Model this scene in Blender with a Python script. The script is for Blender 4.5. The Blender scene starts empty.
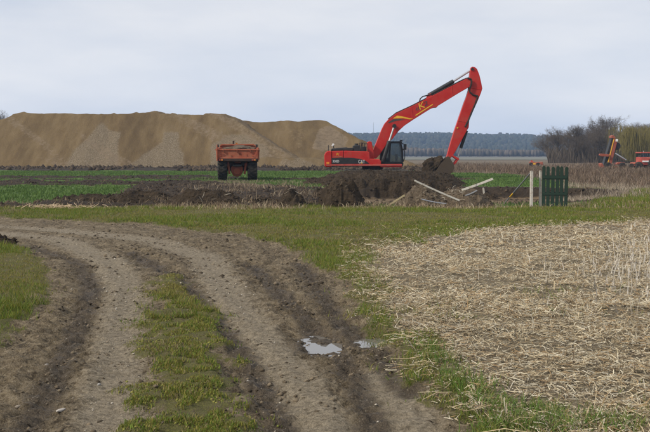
import bpy, bmesh, math, random
import numpy as np
from mathutils import Vector, Matrix

random.seed(7)
rng = np.random.default_rng(11)
sc = bpy.context.scene
col = sc.collection

# ------------------------------------------------------------------ camera
EYE = 1.65
FPX = 902.78                       # focal length in photograph pixels (50 mm on 36 mm)
PITCH = math.atan(61.0 / FPX)
cam_d = bpy.data.cameras.new("camera")
cam_d.lens = 50.0
cam_d.sensor_width = 36.0
cam_d.clip_start = 0.1
cam_d.clip_end = 12000
cam = bpy.data.objects.new("camera", cam_d)
cam.location = (0, 0, EYE)
cam.rotation_euler = (math.pi / 2 - PITCH, 0, 0)
col.objects.link(cam)
sc.camera = cam

# ------------------------------------------------------------------ sky, sun, exposure
SUN_DIR = Vector((-0.74, -0.34, 0.66)).normalized()      # towards the sun
world = bpy.data.worlds.new("World")
sc.world = world
world.use_nodes = True
wn = world.node_tree
wn.nodes.clear()
w_out = wn.nodes.new("ShaderNodeOutputWorld")
sky = wn.nodes.new("ShaderNodeTexSky")
sky.sky_type = 'NISHITA'
sky.sun_disc = False
sky.sun_elevation = math.asin(SUN_DIR.z)
sky.sun_rotation = math.atan2(SUN_DIR.x, SUN_DIR.y)
sky.air_density = 1.0
sky.dust_density = 3.0
bg1 = wn.nodes.new("ShaderNodeBackground")
bg1.inputs["Strength"].default_value = 0.10
wn.links.new(sky.outputs[0], bg1.inputs["Color"])
# thin high overcast: soft, stretched cloud veils
tc = wn.nodes.new("ShaderNodeTexCoord")
mp = wn.nodes.new("ShaderNodeMapping")
mp.inputs["Scale"].default_value = (1.0, 1.0, 4.5)
wn.links.new(tc.outputs["Generated"], mp.inputs["Vector"])
nz = wn.nodes.new("ShaderNodeTexNoise")
nz.inputs["Scale"].default_value = 2.2
nz.inputs["Detail"].default_value = 5.0
nz.inputs["Roughness"].default_value = 0.55
wn.links.new(mp.outputs[0], nz.inputs["Vector"])
cr = wn.nodes.new("ShaderNodeValToRGB")
cr.color_ramp.elements[0].position = 0.34
cr.color_ramp.elements[0].color = (0.520, 0.565, 0.655, 1)
cr.color_ramp.elements[1].position = 0.64
cr.color_ramp.elements[1].color = (0.690, 0.700, 0.735, 1)
wn.links.new(nz.outputs["Fac"], cr.inputs[0])
bg2 = wn.nodes.new("ShaderNodeBackground")
# the cloud deck is a little brighter towards the horizon, as under thin overcast
sx = wn.nodes.new("ShaderNodeSeparateXYZ")
wn.links.new(tc.outputs["Generated"], sx.inputs[0])
mrz = wn.nodes.new("ShaderNodeMapRange")
mrz.inputs["From Min"].default_value = 0.0
mrz.inputs["From Max"].default_value = 0.22
mrz.inputs["To Min"].default_value = 1.15
mrz.inputs["To Max"].default_value = 0.99
wn.links.new(sx.outputs["Z"], mrz.inputs["Value"])
wn.links.new(mrz.outputs[0], bg2.inputs["Strength"])
wn.links.new(cr.outputs[0], bg2.inputs["Color"])
mx = wn.nodes.new("ShaderNodeMixShader")
mx.inputs[0].default_value = 0.90
wn.links.new(bg1.outputs[0], mx.inputs[1])
wn.links.new(bg2.outputs[0], mx.inputs[2])
wn.links.new(mx.outputs[0], w_out.inputs["Surface"])

sun_d = bpy.data.lights.new("sun", 'SUN')
sun_d.energy = 3.4
sun_d.angle = math.radians(4)
sun_d.color = (1.0, 0.93, 0.81)
sun = bpy.data.objects.new("sun", sun_d)
sun.rotation_euler = (-SUN_DIR).to_track_quat('-Z', 'Y').to_euler()
sun.location = (-30, -30, 60)
col.objects.link(sun)

sc.view_settings.view_transform = 'Standard'
sc.view_settings.look = 'None'
sc.view_settings.exposure = 0.26
sc.view_settings.gamma = 1.0
sc.view_settings.use_curve_mapping = False
sc.render.engine = 'CYCLES'
sc.cycles.max_bounces = 6
sc.cycles.diffuse_bounces = 2
sc.cycles.glossy_bounces = 2
sc.cycles.transmission_bounces = 3
sc.cycles.transparent_max_bounces = 6
sc.cycles.volume_bounces = 1
sc.cycles.use_denoising = True

# ------------------------------------------------------------------ measuring helpers
CP, SP = math.cos(PITCH), math.sin(PITCH)

def at(u, v, Y):
    """world point seen at photograph position (u, v) standing Y metres away"""
    a = (u - 325.0) / FPX
    b = (216.0 - v) / FPX
    dy = CP + b * SP
    dz = b * CP - SP
    t = Y / dy
    return Vector((a * t, Y, EYE + dz * t))

def ground_at(u, v, z=0.0):
    a = (u - 325.0) / FPX
    b = (216.0 - v) / FPX
    dy = CP + b * SP
    dz = b * CP - SP
    t = (z - EYE) / dz
    return (a * t, dy * t)

def GP(pts):
    return np.array([ground_at(u, v) for u, v in pts])

def pix(x, y, z):
    f = y * CP - (z - EYE) * SP
    up = y * SP + (z - EYE) * CP
    return 325 + FPX * x / f, 216 - FPX * up / f

def hash2(ix, iy, seed):
    n = (ix.astype(np.int64) * 374761393 + iy.astype(np.int64) * 668265263 + seed * 1274126177) & 0x7fffffff
    n = (n ^ (n >> 13)) * 1274126177 & 0x7fffffff
    n = n ^ (n >> 16)
    return (n & 0xffff) / 65535.0

def vnoise(x, y, seed=0):
    x = np.asarray(x, float); y = np.asarray(y, float)
    ix = np.floor(x); iy = np.floor(y)
    fx = x - ix; fy = y - iy
    fx = fx * fx * fx * (fx * (fx * 6 - 15) + 10); fy = fy * fy * fy * (fy * (fy * 6 - 15) + 10)
    a = hash2(ix, iy, seed); b = hash2(ix + 1, iy, seed)
    c = hash2(ix, iy + 1, seed); d = hash2(ix + 1, iy + 1, seed)
    return (a * (1 - fx) + b * fx) * (1 - fy) + (c * (1 - fx) + d * fx) * fy

def fbm(x, y, octv=4, seed=0, gain=0.5):
    s = 0.0; amp = 1.0; tot = 0.0
    for o in range(octv):
        ca, sa = math.cos(o * 0.7), math.sin(o * 0.7)
        f = 2.03 ** o
        s = s + amp * vnoise((x * ca - y * sa) * f + o * 17.3, (x * sa + y * ca) * f - o * 9.1, seed + o)
        tot += amp
        amp *= gain
    return s / tot

def sd_poly(x, y, poly):
    """signed distance to polygon, negative inside"""
    x = np.asarray(x, float); y = np.asarray(y, float)
    d2 = np.full(x.shape, 1e18)
    inside = np.zeros(x.shape, bool)
    n = len(poly)
    for i in range(n):
        ax, ay = poly[i]; bx, by = poly[(i + 1) % n]
        ex, ey = bx - ax, by - ay
        wx, wy = x - ax, y - ay
        t = np.clip((wx * ex + wy * ey) / (ex * ex + ey * ey + 1e-12), 0, 1)
        d2 = np.minimum(d2, (wx - ex * t) ** 2 + (wy - ey * t) ** 2)
        c = ((ay > y) != (by > y))
        with np.errstate(divide='ignore', invalid='ignore'):
            xi = (bx - ax) * (y - ay) / (by - ay if by != ay else 1e-12) + ax
        inside ^= c & (x < xi)
    d = np.sqrt(d2)
    return np.where(inside, -d, d)

def d_line(x, y, pts):
    x = np.asarray(x, float); y = np.asarray(y, float)
    d2 = np.full(x.shape, 1e18)
    for i in range(len(pts) - 1):
        ax, ay = pts[i]; bx, by = pts[i + 1]
        ex, ey = bx - ax, by - ay
        wx, wy = x - ax, y - ay
        t = np.clip((wx * ex + wy * ey) / (ex * ex + ey * ey + 1e-12), 0, 1)
        d2 = np.minimum(d2, (wx - ex * t) ** 2 + (wy - ey * t) ** 2)
    return np.sqrt(d2)

def sst(x, a, b):
    t = np.clip((x - a) / (b - a), 0, 1)
    return t * t * (3 - 2 * t)

# ------------------------------------------------------------------ node helpers
class NT:
    def __init__(self, name):
        self.m = bpy.data.materials.new(name)
        self.m.use_nodes = True
        self.t = self.m.node_tree
        self.t.nodes.clear()
        self.out = self.t.nodes.new("ShaderNodeOutputMaterial")
    def n(self, typ, **kw):
        nd = self.t.nodes.new(typ)
        for k, v in kw.items():
            setattr(nd, k, v)
        return nd
    def l(self, a, b):
        self.t.links.new(a, b)
    def put(self, sock, v):
        if hasattr(v, "is_linked") or hasattr(v, "links"):
            self.l(v, sock)
        elif v is not None:
            sock.default_value = v
    def noise(self, scale, detail=4, rough=0.55, vec=None, dist=0.0):
        nd = self.n("ShaderNodeTexNoise")
        nd.inputs["Scale"].default_value = scale
        nd.inputs["Detail"].default_value = detail
        nd.inputs["Roughness"].default_value = rough
        nd.inputs["Distortion"].default_value = dist
        if vec is not None:
            self.l(vec, nd.inputs["Vector"])
        return nd.outputs["Fac"]
    def obj(self, scale=None):
        o = self.n("ShaderNodeTexCoord").outputs["Object"]
        if scale:
            mpn = self.n("ShaderNodeMapping")
            mpn.inputs["Scale"].default_value = scale
            self.l(o, mpn.inputs["Vector"])
            return mpn.outputs[0]
        return o
    def math(self, op, a, b=None, clamp=False):
        nd = self.n("ShaderNodeMath", operation=op, use_clamp=clamp)
        self.put(nd.inputs[0], a)
        if b is not None:
            self.put(nd.inputs[1], b)
        return nd.outputs[0]
    def ramp(self, fac, stops):
        nd = self.n("ShaderNodeValToRGB")
        el = nd.color_ramp.elements
        while len(el) < len(stops):
            el.new(0.5)
        for e, (p, c) in zip(el, stops):
            e.position = p
            e.color = (c[0], c[1], c[2], 1) if len(c) == 3 else c
        self.put(nd.inputs[0], fac)
        return nd.outputs["Color"]
    def mix(self, fac, a, b, blend='MIX'):
        nd = self.n("ShaderNodeMix", data_type='RGBA', blend_type=blend)
        self.put(nd.inputs["Factor"], fac)
        A = [s for s in nd.inputs if s.name == "A" and s.type == 'RGBA'][0]
        B = [s for s in nd.inputs if s.name == "B" and s.type == 'RGBA'][0]
        self.put(A, a if not isinstance(a, tuple) else (*a[:3], 1))
        self.put(B, b if not isinstance(b, tuple) else (*b[:3], 1))
        return [s for s in nd.outputs if s.type == 'RGBA'][0]
    def attr(self, name):
        nd = self.n("ShaderNodeAttribute", attribute_name=name)
        return nd
    def sep(self, c):
        nd = self.n("ShaderNodeSeparateColor")
        self.l(c, nd.inputs[0])
        return nd.outputs
    def bump(self, h, strength=0.5, dist=0.02, normal=None):
        nd = self.n("ShaderNodeBump")
        nd.inputs["Strength"].default_value = strength
        nd.inputs["Distance"].default_value = dist
        self.l(h, nd.inputs["Height"])
        if normal is not None:
            self.l(normal, nd.inputs["Normal"])
        return nd.outputs[0]
    def bsdf(self, color, rough=0.9, normal=None, metal=0.0, spec=0.3, **kw):
        p = self.n("ShaderNodeBsdfPrincipled")
        self.put(p.inputs["Base Color"], (*color[:3], 1) if isinstance(color, tuple) else color)
        self.put(p.inputs["Roughness"], rough)
        self.put(p.inputs["Metallic"], metal)
        p.inputs["Specular IOR Level"].default_value = spec
        if normal is not None:
            self.l(normal, p.inputs["Normal"])
        for k, v in kw.items():
            self.put(p.inputs[k], v)
        return p.outputs[0]
    def done(self, sh):
        self.l(sh, self.out.inputs["Surface"])
        return self.m

def smooth_step_node(t, mask, noise, k=0.6, a=0.38, b=0.62):
    """mask edge broken up by noise"""
    s = t.math('ADD', mask, t.math('MULTIPLY', t.math('SUBTRACT', noise, 0.5), k))
    mr = t.n("ShaderNodeMapRange", interpolation_type='SMOOTHSTEP')
    mr.inputs["From Min"].default_value = a
    mr.inputs["From Max"].default_value = b
    t.l(s, mr.inputs["Value"])
    return mr.outputs["Result"]

def paint_mat(name, color, rough=0.45, dirt=(0.16, 0.12, 0.08), amount=0.35, scale=3.0, spec=0.4, metal=0.0, low=None):
    """paint with blotchy fading, dust and scratches"""
    t = NT(name)
    o = t.obj()
    n1 = t.noise(scale, 6, 0.65, o)
    n2 = t.noise(scale * 9, 5, 0.7, o)
    c = t.mix(t.ramp(n1, [(0.35, (0, 0, 0)), (0.75, (1, 1, 1))]), tuple(x * 0.82 for x in color), tuple(min(1, x * 1.12 + 0.01) for x in color))
    dm = t.math('MULTIPLY', t.ramp(t.math('MULTIPLY', n1, n2), [(0.22, (0, 0, 0)), (0.42, (1, 1, 1))]), amount)
    c = t.mix(dm, c, dirt)
    r = t.math('ADD', t.math('MULTIPLY', n2, 0.3), rough - 0.1)
    return t.done(t.bsdf(c, r, t.bump(n2, 0.08, 0.01), metal, spec))

def attr_mat(name, rough=0.8, transl=0.25, spec=0.2):
    """colour of each blade or straw from its own attribute"""
    t = NT(name)
    c = t.attr("tint").outputs["Color"]
    p = t.bsdf(c, rough, spec=spec)
    if transl > 0:
        tr = t.n("ShaderNodeBsdfTranslucent")
        t.l(c, tr.inputs["Color"])
        m = t.n("ShaderNodeMixShader")
        m.inputs[0].default_value = transl
        t.l(p, m.inputs[1]); t.l(tr.outputs[0], m.inputs[2])
        return t.done(m.outputs[0])
    return t.done(p)

# ------------------------------------------------------------------ mesh helpers
def tag(o, label=None, cat=None, group=None, kind=None):
    if label: o["label"] = label
    if cat: o["category"] = cat
    if group: o["group"] = group
    if kind: o["kind"] = kind
    return o

def np_mesh(name, verts, faces, mat=None, tint=None, smooth=False, attrs=None):
    """faces: (M,k) int array"""
    me = bpy.data.meshes.new(name)
    verts = np.ascontiguousarray(verts, dtype=np.float32)
    faces = np.ascontiguousarray(faces, dtype=np.int32)
    M, k = faces.shape
    me.vertices.add(len(verts))
    me.vertices.foreach_set("co", verts.ravel())
    me.loops.add(M * k)
    me.loops.foreach_set("vertex_index", faces.ravel())
    me.polygons.add(M)
    me.polygons.foreach_set("loop_start", np.arange(M, dtype=np.int32) * k)
    if smooth:
        me.polygons.foreach_set("use_smooth", np.ones(M, bool))
    me.update(calc_edges=True)
    if tint is not None:
        a = me.attributes.new("tint", 'FLOAT_COLOR', 'POINT')
        a.data.foreach_set("color", np.concatenate([tint, np.ones((len(tint), 1))], 1).astype(np.float32).ravel())
    for an, av in (attrs or {}).items():
        a = me.attributes.new(an, 'FLOAT_COLOR', 'POINT')
        a.data.foreach_set("color", np.concatenate([av, np.ones((len(av), 1))], 1).astype(np.float32).ravel())
    if mat: me.materials.append(mat)
    return me

def link(name, me, parent=None, loc=None):
    o = bpy.data.objects.new(name, me)
    col.objects.link(o)
    if parent is not None: o.parent = parent
    if loc is not None: o.location = loc
    return o

def empty(name, loc, rz=0.0):
    o = bpy.data.objects.new(name, None)
    o.empty_display_size = 0.3
    o.location = loc
    o.rotation_euler = (0, 0, rz)
    col.objects.link(o)
    return o

class MB:
    """collects simple solids for one mesh"""
    def __init__(self):
        self.v = []; self.f = []
    def add(self, vs, fs):
        b = len(self.v)
        self.v += [Vector(p) for p in vs]
        self.f += [tuple(i + b for i in f) for f in fs]
        return self
    def box(self, lo, hi):
        (x0, y0, z0), (x1, y1, z1) = lo, hi
        return self.add([(x0, y0, z0), (x1, y0, z0), (x1, y1, z0), (x0, y1, z0), (x0, y0, z1), (x1, y0, z1), (x1, y1, z1), (x0, y1, z1)],
                        [(0, 3, 2, 1), (4, 5, 6, 7), (0, 1, 5, 4), (1, 2, 6, 5), (2, 3, 7, 6), (3, 0, 4, 7)])
    def obox(self, c, sx, sy, sz, M=None):
        b = MB().box((-sx / 2, -sy / 2, -sz / 2), (sx / 2, sy / 2, sz / 2))
        c = Vector(c)
        return self.add([(M @ p if M else p) + c for p in b.v], b.f)
    def prism(self, pts, y0, y1):
        """outline in X-Z, extruded along Y"""
        n = len(pts)
        area = sum(pts[i][0] * pts[(i + 1) % n][1] - pts[(i + 1) % n][0] * pts[i][1] for i in range(n))
        if area < 0: pts = pts[::-1]
        vs = [(p[0], y0, p[1]) for p in pts] + [(p[0], y1, p[1]) for p in pts]
        fs = [tuple(range(n)), tuple(reversed(range(n, 2 * n)))]
        fs += [(i, i + n, (i + 1) % n + n, (i + 1) % n) for i in range(n)]
        return self.add(vs, fs)
    def tube(self, p0, p1, r0, r1=None, n=10, cap=True):
        p0 = Vector(p0); p1 = Vector(p1); r1 = r0 if r1 is None else r1
        d = (p1 - p0).normalized()
        a = d.orthogonal().normalized(); b = d.cross(a)
        vs = []
        for p, r in ((p0, r0), (p1, r1)):
            for i in range(n):
                t = 2 * math.pi * i / n
                vs.append(p + (a * math.cos(t) + b * math.sin(t)) * r)
        fs = [(i, (i + 1) % n, (i + 1) % n + n, i + n) for i in range(n)]
        if cap: fs += [tuple(reversed(range(n))), tuple(range(n, 2 * n))]
        return self.add(vs, fs)
    def path(self, pts, r, n=6):
        for i in range(len(pts) - 1):
            self.tube(pts[i], pts[i + 1], r, n=n)
        return self
    def lathe(self, prof, c, axis='Y', n=28):
        """prof: (radius, offset along axis)"""
        c = Vector(c); m = len(prof); vs = []; fs = []
        for i in range(n):
            t = 2 * math.pi * i / n
            for r, o in prof:
                if axis == 'Y': vs.append(c + Vector((r * math.cos(t), o, r * math.sin(t))))
                else: vs.append(c + Vector((r * math.cos(t), r * math.sin(t), o)))
        for i in range(n):
            j = (i + 1) % n
            for k in range(m - 1):
                fs.append((i * m + k, i * m + k + 1, j * m + k + 1, j * m + k))
        return self.add(vs, fs)
    def build(self, name, mat, parent=None, bevel=0.0, smooth=False, seg=2, origin=None):
        o0 = Vector(origin) if origin is not None else (Vector(parent.matrix_basis.translation) if parent and parent.parent is None else
              (Vector(parent.parent.matrix_basis.translation) if parent else Vector((0, 0, 0))))
        me = bpy.data.meshes.new(name)
        me.from_pydata([tuple(p - o0) for p in self.v], [], self.f)
        bm = bmesh.new(); bm.from_mesh(me)
        bmesh.ops.recalc_face_normals(bm, faces=bm.faces)
        bm.to_mesh(me); bm.free()
        if mat: me.materials.append(mat)
        if smooth: me.polygons.foreach_set("use_smooth", np.ones(len(me.polygons), bool))
        o = link(name, me, parent)
        if origin is not None and parent is None: o.location = o0
        if bevel > 0:
            b = o.modifiers.new("bevel", 'BEVEL')
            b.width = bevel; b.segments = seg; b.limit_method = 'ANGLE'; b.angle_limit = math.radians(30)
        return o

def text_part(body, size, mat, parent, loc, origin, width=None, rot=(math.pi / 2, 0, 0), shear=0.0, name="lettering"):
    cu = bpy.data.curves.new(name, 'FONT')
    cu.body = body; cu.size = size; cu.extrude = 0.004; cu.align_x = 'CENTER'; cu.align_y = 'CENTER'; cu.shear = shear
    tmp = bpy.data.objects.new("tmp_text", cu)
    col.objects.link(tmp)
    dg = bpy.context.evaluated_depsgraph_get()
    me = bpy.data.meshes.new_from_object(tmp.evaluated_get(dg))
    col.objects.unlink(tmp); bpy.data.objects.remove(tmp)
    me.name = name
    if width:
        xs = [v.co.x for v in me.vertices]
        k = width / (max(xs) - min(xs))
        for v in me.vertices: v.co.x *= k
    me.materials.clear(); me.materials.append(mat)
    o = link(name, me, parent)
    o.location = Vector(loc) - Vector(origin)
    o.rotation_euler = rot
    return o

def blob_mesh(name, rx, ry, rz, seed, amp=0.25, sub=3, freq=1.6, mat=None, flat=None):
    from mathutils import noise as mnoise
    bm = bmesh.new()
    bmesh.ops.create_icosphere(bm, subdivisions=sub, radius=1.0)
    off = Vector((seed * 3.17, seed * 1.31, seed * 7.7))
    for v in bm.verts:
        p = v.co.copy()
        k = 1 + amp * mnoise.noise(p * freq + off) + amp * 0.5 * mnoise.noise(p * freq * 2.7 + off) + amp * 0.3 * mnoise.noise(p * freq * 6.1 + off)
        v.co = Vector((p.x * rx * k, p.y * ry * k, p.z * rz * k))
        if flat is not None and v.co.z < flat: v.co.z = flat
    me = bpy.data.meshes.new(name)
    bm.to_mesh(me); bm.free()
    if mat: me.materials.append(mat)
    return me
# ================================================================== THE GROUND
MUD = np.array(list(GP([(-260, 209), (0, 215.5), (60, 218.5), (150, 223), (250, 236), (300, 249), (335, 270), (350, 300), (388, 340), (428, 390), (470, 432)]))
               + [(1.05, 4.2), (1.4, 0), (1.6, -25), (-3.6, -25), (-3.2, 0), (-2.75, 4.4)]
               + list(GP([(-70, 400), (0, 342), (40, 302), (50, 282), (32, 257), (0, 240), (-260, 226)])))
STRIP = np.array(list(GP([(168, 272), (158, 290), (152, 310), (149, 340), (142, 380), (128, 432)]))
                 + [(-1.18, 4.3), (-1.4, -25), (-0.2, -25), (-0.3, 4.3)]
                 + list(GP([(264, 432), (238, 380), (218, 330), (198, 292), (182, 276)])))
STRAW = np.array(list(GP([(362, 262), (385, 248), (420, 239), (480, 231), (560, 226), (650, 222), (1000, 214)]))
                 + [(30, 3), (30, -25), (2.3, -25), (1.5, 4.2)]
                 + list(GP([(522, 432), (468, 392), (416, 345), (388, 305)])))
PIT = GP([(440, 186.5), (540, 187.5), (600, 189), (622, 191), (612, 196), (590, 200.5), (560, 203), (500, 203.5), (380, 204), (318, 203), (312, 196), (330, 187.5)])
LEFTSOIL = GP([(-200, 204.5), (0, 204), (60, 203.5), (95, 199), (118, 193), (135, 187), (230, 185), (320, 188), (330, 208), (230, 209.5), (0, 208.5), (-200, 208)])
DRY = np.array(list(GP([(402, 171), (440, 172.5), (520, 174.5), (548, 181), (600, 186.5), (660, 190.5), (1000, 199)])) + [(400, 60), (600, 3000), (-600, 3000), (-300, 140), (0, 140)])
WETLINES = [GP([(0, 460), (22, 432), (76, 330), (92, 285), (76, 259), (28, 244)]),
            GP([(320, 470), (294, 432), (240, 345), (180, 278), (130, 250)]),
            GP([(250, 262), (300, 310), (335, 345), (360, 380), (380, 432)]),
            GP([(300, 262), (340, 320), (375, 347), (410, 385)])]
LITELINES = [GP([(95, 470), (108, 432), (120, 330), (126, 290), (110, 260), (60, 237), (-60, 226)]),
             GP([(-60, 220), (60, 228), (150, 238), (205, 255), (232, 300), (292, 375), (332, 432), (350, 470)]),
             GP([(390, 470), (405, 400), (380, 370)])]
EXC = (3.35, 66.0)
TRK = (-5.55, 57.0)
PUDDLES = [(*ground_at(318, 345.5, -.09), 0.15, 0.36, 0.35), (*ground_at(334, 345, -.09), 0.07, 0.15, 0.2), (*ground_at(376, 343.5, -.09), 0.14, 0.20, 0.1)]

def masks(x, y):
    j = (fbm(x * 0.9, y * 0.9, 4, 3) - 0.5)
    j2 = (fbm(x * 3.3, y * 3.3, 3, 5) - 0.5)
    far = np.clip((y - 3) / 12, 0.5, 2.2)
    mud = sst(-(sd_poly(x, y, MUD) + 0.65 * j * far + 0.55 * j2), -0.20, 0.20)
    strip = sst(-(sd_poly(x, y, STRIP) + 0.35 * j + 0.70 * j2), -0.16, 0.22)
    straw = sst(-(sd_poly(x, y, STRAW) + 0.9 * j + 0.45 * j2), -0.25, 0.35)
    pit = sst(-(sd_poly(x, y, PIT) + 1.2 * j + 0.3 * j2), -0.05, 0.55)
    pitsoil = sst(-(sd_poly(x, y, PIT) + 1.2 * j + 0.3 * j2), -0.75, -0.30)
    lsoil = sst(-(sd_poly(x, y, LEFTSOIL) + 1.5 * j), -0.3, 0.5)
    u = 325 + FPX * x / np.maximum(y, 1)
    jn = fbm(x * 0.16, y * 0.5, 4, 21) - 0.5
    yy = y + 9 * jn
    b1 = sst(yy, 92, 94) * (1 - sst(yy, 113, 115)) * (1 - sst(x, 12, 18))
    left = 1 - sst(u + 160 * jn, 195, 250)
    b2 = sst(yy, 60, 61) * (1 - sst(yy, 67.5, 69)) * left * sst(fbm(x * 0.7, y * 0.7, 3, 8), 0.24, 0.36)
    b3 = sst(yy, 46.0, 47.0) * (1 - sst(yy, 55.5, 56.5)) * left * sst(fbm(x * 0.5, y * 0.9, 3, 9), 0.26, 0.38)
    rnd = sst(-(np.hypot((x - 3.6) / 1.35, y - 62.5) - 5.2 + 1.5 * j), -0.5, 0.5)
    soil = np.clip(pitsoil + lsoil + b1 + b2 + b3 + rnd, 0, 1)
    dry = sst(-(sd_poly(x, y, DRY) + 3 * j), -1.0, 1.0)
    dry = np.maximum(dry, sst(y, 150, 175))
    nearzone = 1 - sst(y + 2.0 * j - 15 * sst(u, 575, 650), 28.2, 29.5)
    grass = nearzone * (1 - mud * (1 - strip)) * (1 - straw) * (1 - pitsoil)
    mudm = mud * (1 - strip) * nearzone
    wet = np.zeros_like(x); lite = np.zeros_like(x)
    for w in WETLINES:
        wet = np.maximum(wet, np.exp(-(d_line(x, y, w) / (0.13 + 0.007 * y)) ** 2))
    for w in LITELINES:
        lite = np.maximum(lite, np.exp(-(d_line(x, y, w) / (0.22 + 0.012 * y)) ** 2))
    for qx, qy, rx, ry, rot in PUDDLES:
        wet = np.maximum(wet, 1.4 * np.exp(-(np.hypot((x - qx) / (rx * 1.9), (y - qy) / (ry * 1.7))) ** 2))
    green = (1 - nearzone) * (1 - dry) * (1 - soil) * (1 - sst(u, 545, 600) * (1 - sst(y, 46, 56)))
    return dict(mud=mudm, mudraw=mud, strip=strip, grass=grass, straw=straw * nearzone, soil=np.maximum(soil * (1 - nearzone), pitsoil), pit=pit, lsoil=lsoil, dry=dry * (1 - soil) * (1 - nearzone),
                wet=wet, lite=lite, green=green, near=nearzone, bands=np.clip(b1 + b2 + b3, 0, 1), rnd=rnd)

def height(x, y, m=None):
    x = np.asarray(x, float); y = np.asarray(y, float)
    m = m or masks(x, y)
    z = 0.10 * (fbm(x * 0.12, y * 0.12, 3, 31) - 0.5) * sst(y, 4, 14)
    z = z - 0.045 * m['mud']
    z = z - 0.032 * m['wet'] * m['mud'] - 0.020 * m['lite'] * m['mud']
    clod = fbm(x * 5.5, y * 5.5, 5, 41, 0.62) - 0.5
    fine = fbm(x * 17, y * 17, 3, 43, 0.6) - 0.5
    z = z + m['mud'] * (clod * (0.090 + 0.07 * m['wet'] - 0.050 * m['lite']) + fine * (0.080 + 0.03 * m['wet'] - 0.050 * m['lite']))
    tread = (np.abs(np.sin((y + 0.45 * np.sin(x * 2)) * 20 + 5 * fbm(x * 2, y * 2, 2, 57))) - 0.5)
    z = z + m['mud'] * m['wet'] * 0.038 * tread
    q_ = np.sqrt(-np.log(np.clip(m['wet'], 1e-6, 0.9999)))
    z = z + m['mud'] * 0.020 * np.exp(-((q_ - 1.55) / 0.42) ** 2) * (0.5 + fbm(x * 4, y * 4, 2, 45))
    z = z + m['grass'] * (clod * 0.07 + 0.03 * fine)
    z = z + m['straw'] * (clod * 0.06 + 0.03 * (fbm(x * 0.8, y * 2.6, 2, 59) - 0.5))
    # grassy bank along the far verge
    z = z + m['near'] * 0.03 * np.exp(-((y - 26.5) / 1.6) ** 2)
    far = 1 - m['near']
    lump = fbm(x * 1.1, y * 1.1, 5, 61, 0.6) - 0.5
    z = z + m['pit'] * (-0.20 - 0.38 * np.clip((y - 31) / 15, 0, 1) + 0.10 * lump + 0.03 * np.sin(y * 5 + 2 * lump))
    z = z + far * m['lsoil'] * (0.45 * lump + 0.06)
    z = z + m['bands'] * (0.45 * lump + 0.10)
    z = z + far * m['green'] * 0.03 * lump
    ex = sst(-(np.maximum(np.abs(x - EXC[0] - 0.4) - 3.3, np.abs(y - EXC[1]) - 2.2)), -1.6, 0.0)
    z = z * (1 - ex) + (-0.40) * ex
    tk = sst(-(np.maximum(np.abs(x - TRK[0]) - 1.7, np.abs(y - TRK[1] - 2.5) - 4.5)), -1.2, 0.0)
    z = z * (1 - tk)
    for px, py, rx, ry, rot in PUDDLES:
        c, s = math.cos(rot), math.sin(rot)
        dx, dy = x - px, y - py
        q = np.hypot((dx * c + dy * s) / (rx * 1.45), (-dx * s + dy * c) / (ry * 1.45)) + 1.3 * (fbm(x * 9, y * 5, 4, 131, .6) - .5)
        k = np.exp(-np.maximum(q, 0) ** 2.4)
        z = z * (1 - 0.9 * k) - 0.125 * k
    return z

def H(x, y):
    return float(height(np.array([float(x)]), np.array([float(y)]))[0])

def lines(segs):
    out = []
    for a, b, st in segs:
        n = max(1, int(round((b - a) / st)))
        out += list(a + (b - a) * np.arange(n) / n)
    out.append(segs[-1][1])
    return np.array(out)

gx = lines([(-3000, -600, 400), (-600, -150, 45), (-150, -45, 4), (-45, -20, 0.9), (-20, -9, 0.28), (-9, -3.4, 0.09), (-3.4, 2.6, 0.034), (2.6, 9, 0.09),
            (9, 22, 0.28), (22, 45, 0.9), (45, 150, 4), (150, 600, 45), (600, 3000, 400)])
gy = lines([(-60, 2, 4), (2, 4.6, 0.2), (4.6, 10.5, 0.034), (10.5, 18, 0.07), (18, 31, 0.12), (31, 56, 0.22), (56, 72, 0.4), (72, 130, 1.0), (130, 300, 8), (300, 1000, 50), (1000, 4200, 400)])
GXX, GYY = np.meshgrid(gx, gy)
fx, fy = GXX.ravel(), GYY.ravel()
MM = masks(fx, fy)
fz = height(fx, fy, MM)
nxn, nyn = len(gx), len(gy)
idx = np.arange(nxn * nyn).reshape(nyn, nxn)
quads = np.stack([idx[:-1, :-1], idx[:-1, 1:], idx[1:, 1:], idx[1:, :-1]], -1).reshape(-1, 4)

# ---- ground material
t = NT("ground_soil_and_turf")
o = t.obj()
A = t.sep(t.attr("mask_a").outputs["Color"])     # mud, straw, soil
B = t.sep(t.attr("mask_b").outputs["Color"])     # green, dry, pit
Cc = t.sep(t.attr("mask_c").outputs["Color"])    # wet, lite, near
n_s = t.noise(0.6, 5, 0.6, o)
n_m = t.noise(4.0, 6, 0.65, o)
n_f = t.noise(22.0, 6, 0.7, o)
n_x = t.noise(90.0, 4, 0.7, o)
turf = t.mix(t.ramp(n_m, [(0.35, (0, 0, 0)), (0.65, (1, 1, 1))]), (0.082, 0.080, 0.026), (0.135, 0.128, 0.036))
turf = t.mix(t.ramp(t.math('ADD', t.math('MULTIPLY', n_m, .3), t.math('ADD', t.math('MULTIPLY', n_f, .35), t.math('MULTIPLY', n_x, .35))), [(0.46, (0, 0, 0)), (0.55, (1, 1, 1))]), turf, (0.085, 0.065, 0.042))
turf = t.mix(t.ramp(n_x, [(0.52, (0, 0, 0)), (0.62, (1, 1, 1))]), turf, (0.165, 0.160, 0.045))
mudc = t.ramp(t.math('ADD', t.math('MULTIPLY', n_x, .3), t.math('ADD', t.math('MULTIPLY', n_f, 0.4), t.math('MULTIPLY', n_m, 0.3))),
              [(0.42, (0.045, 0.033, 0.020)), (0.50, (0.140, 0.107, 0.066)), (0.58, (0.262, 0.210, 0.138))])
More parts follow.
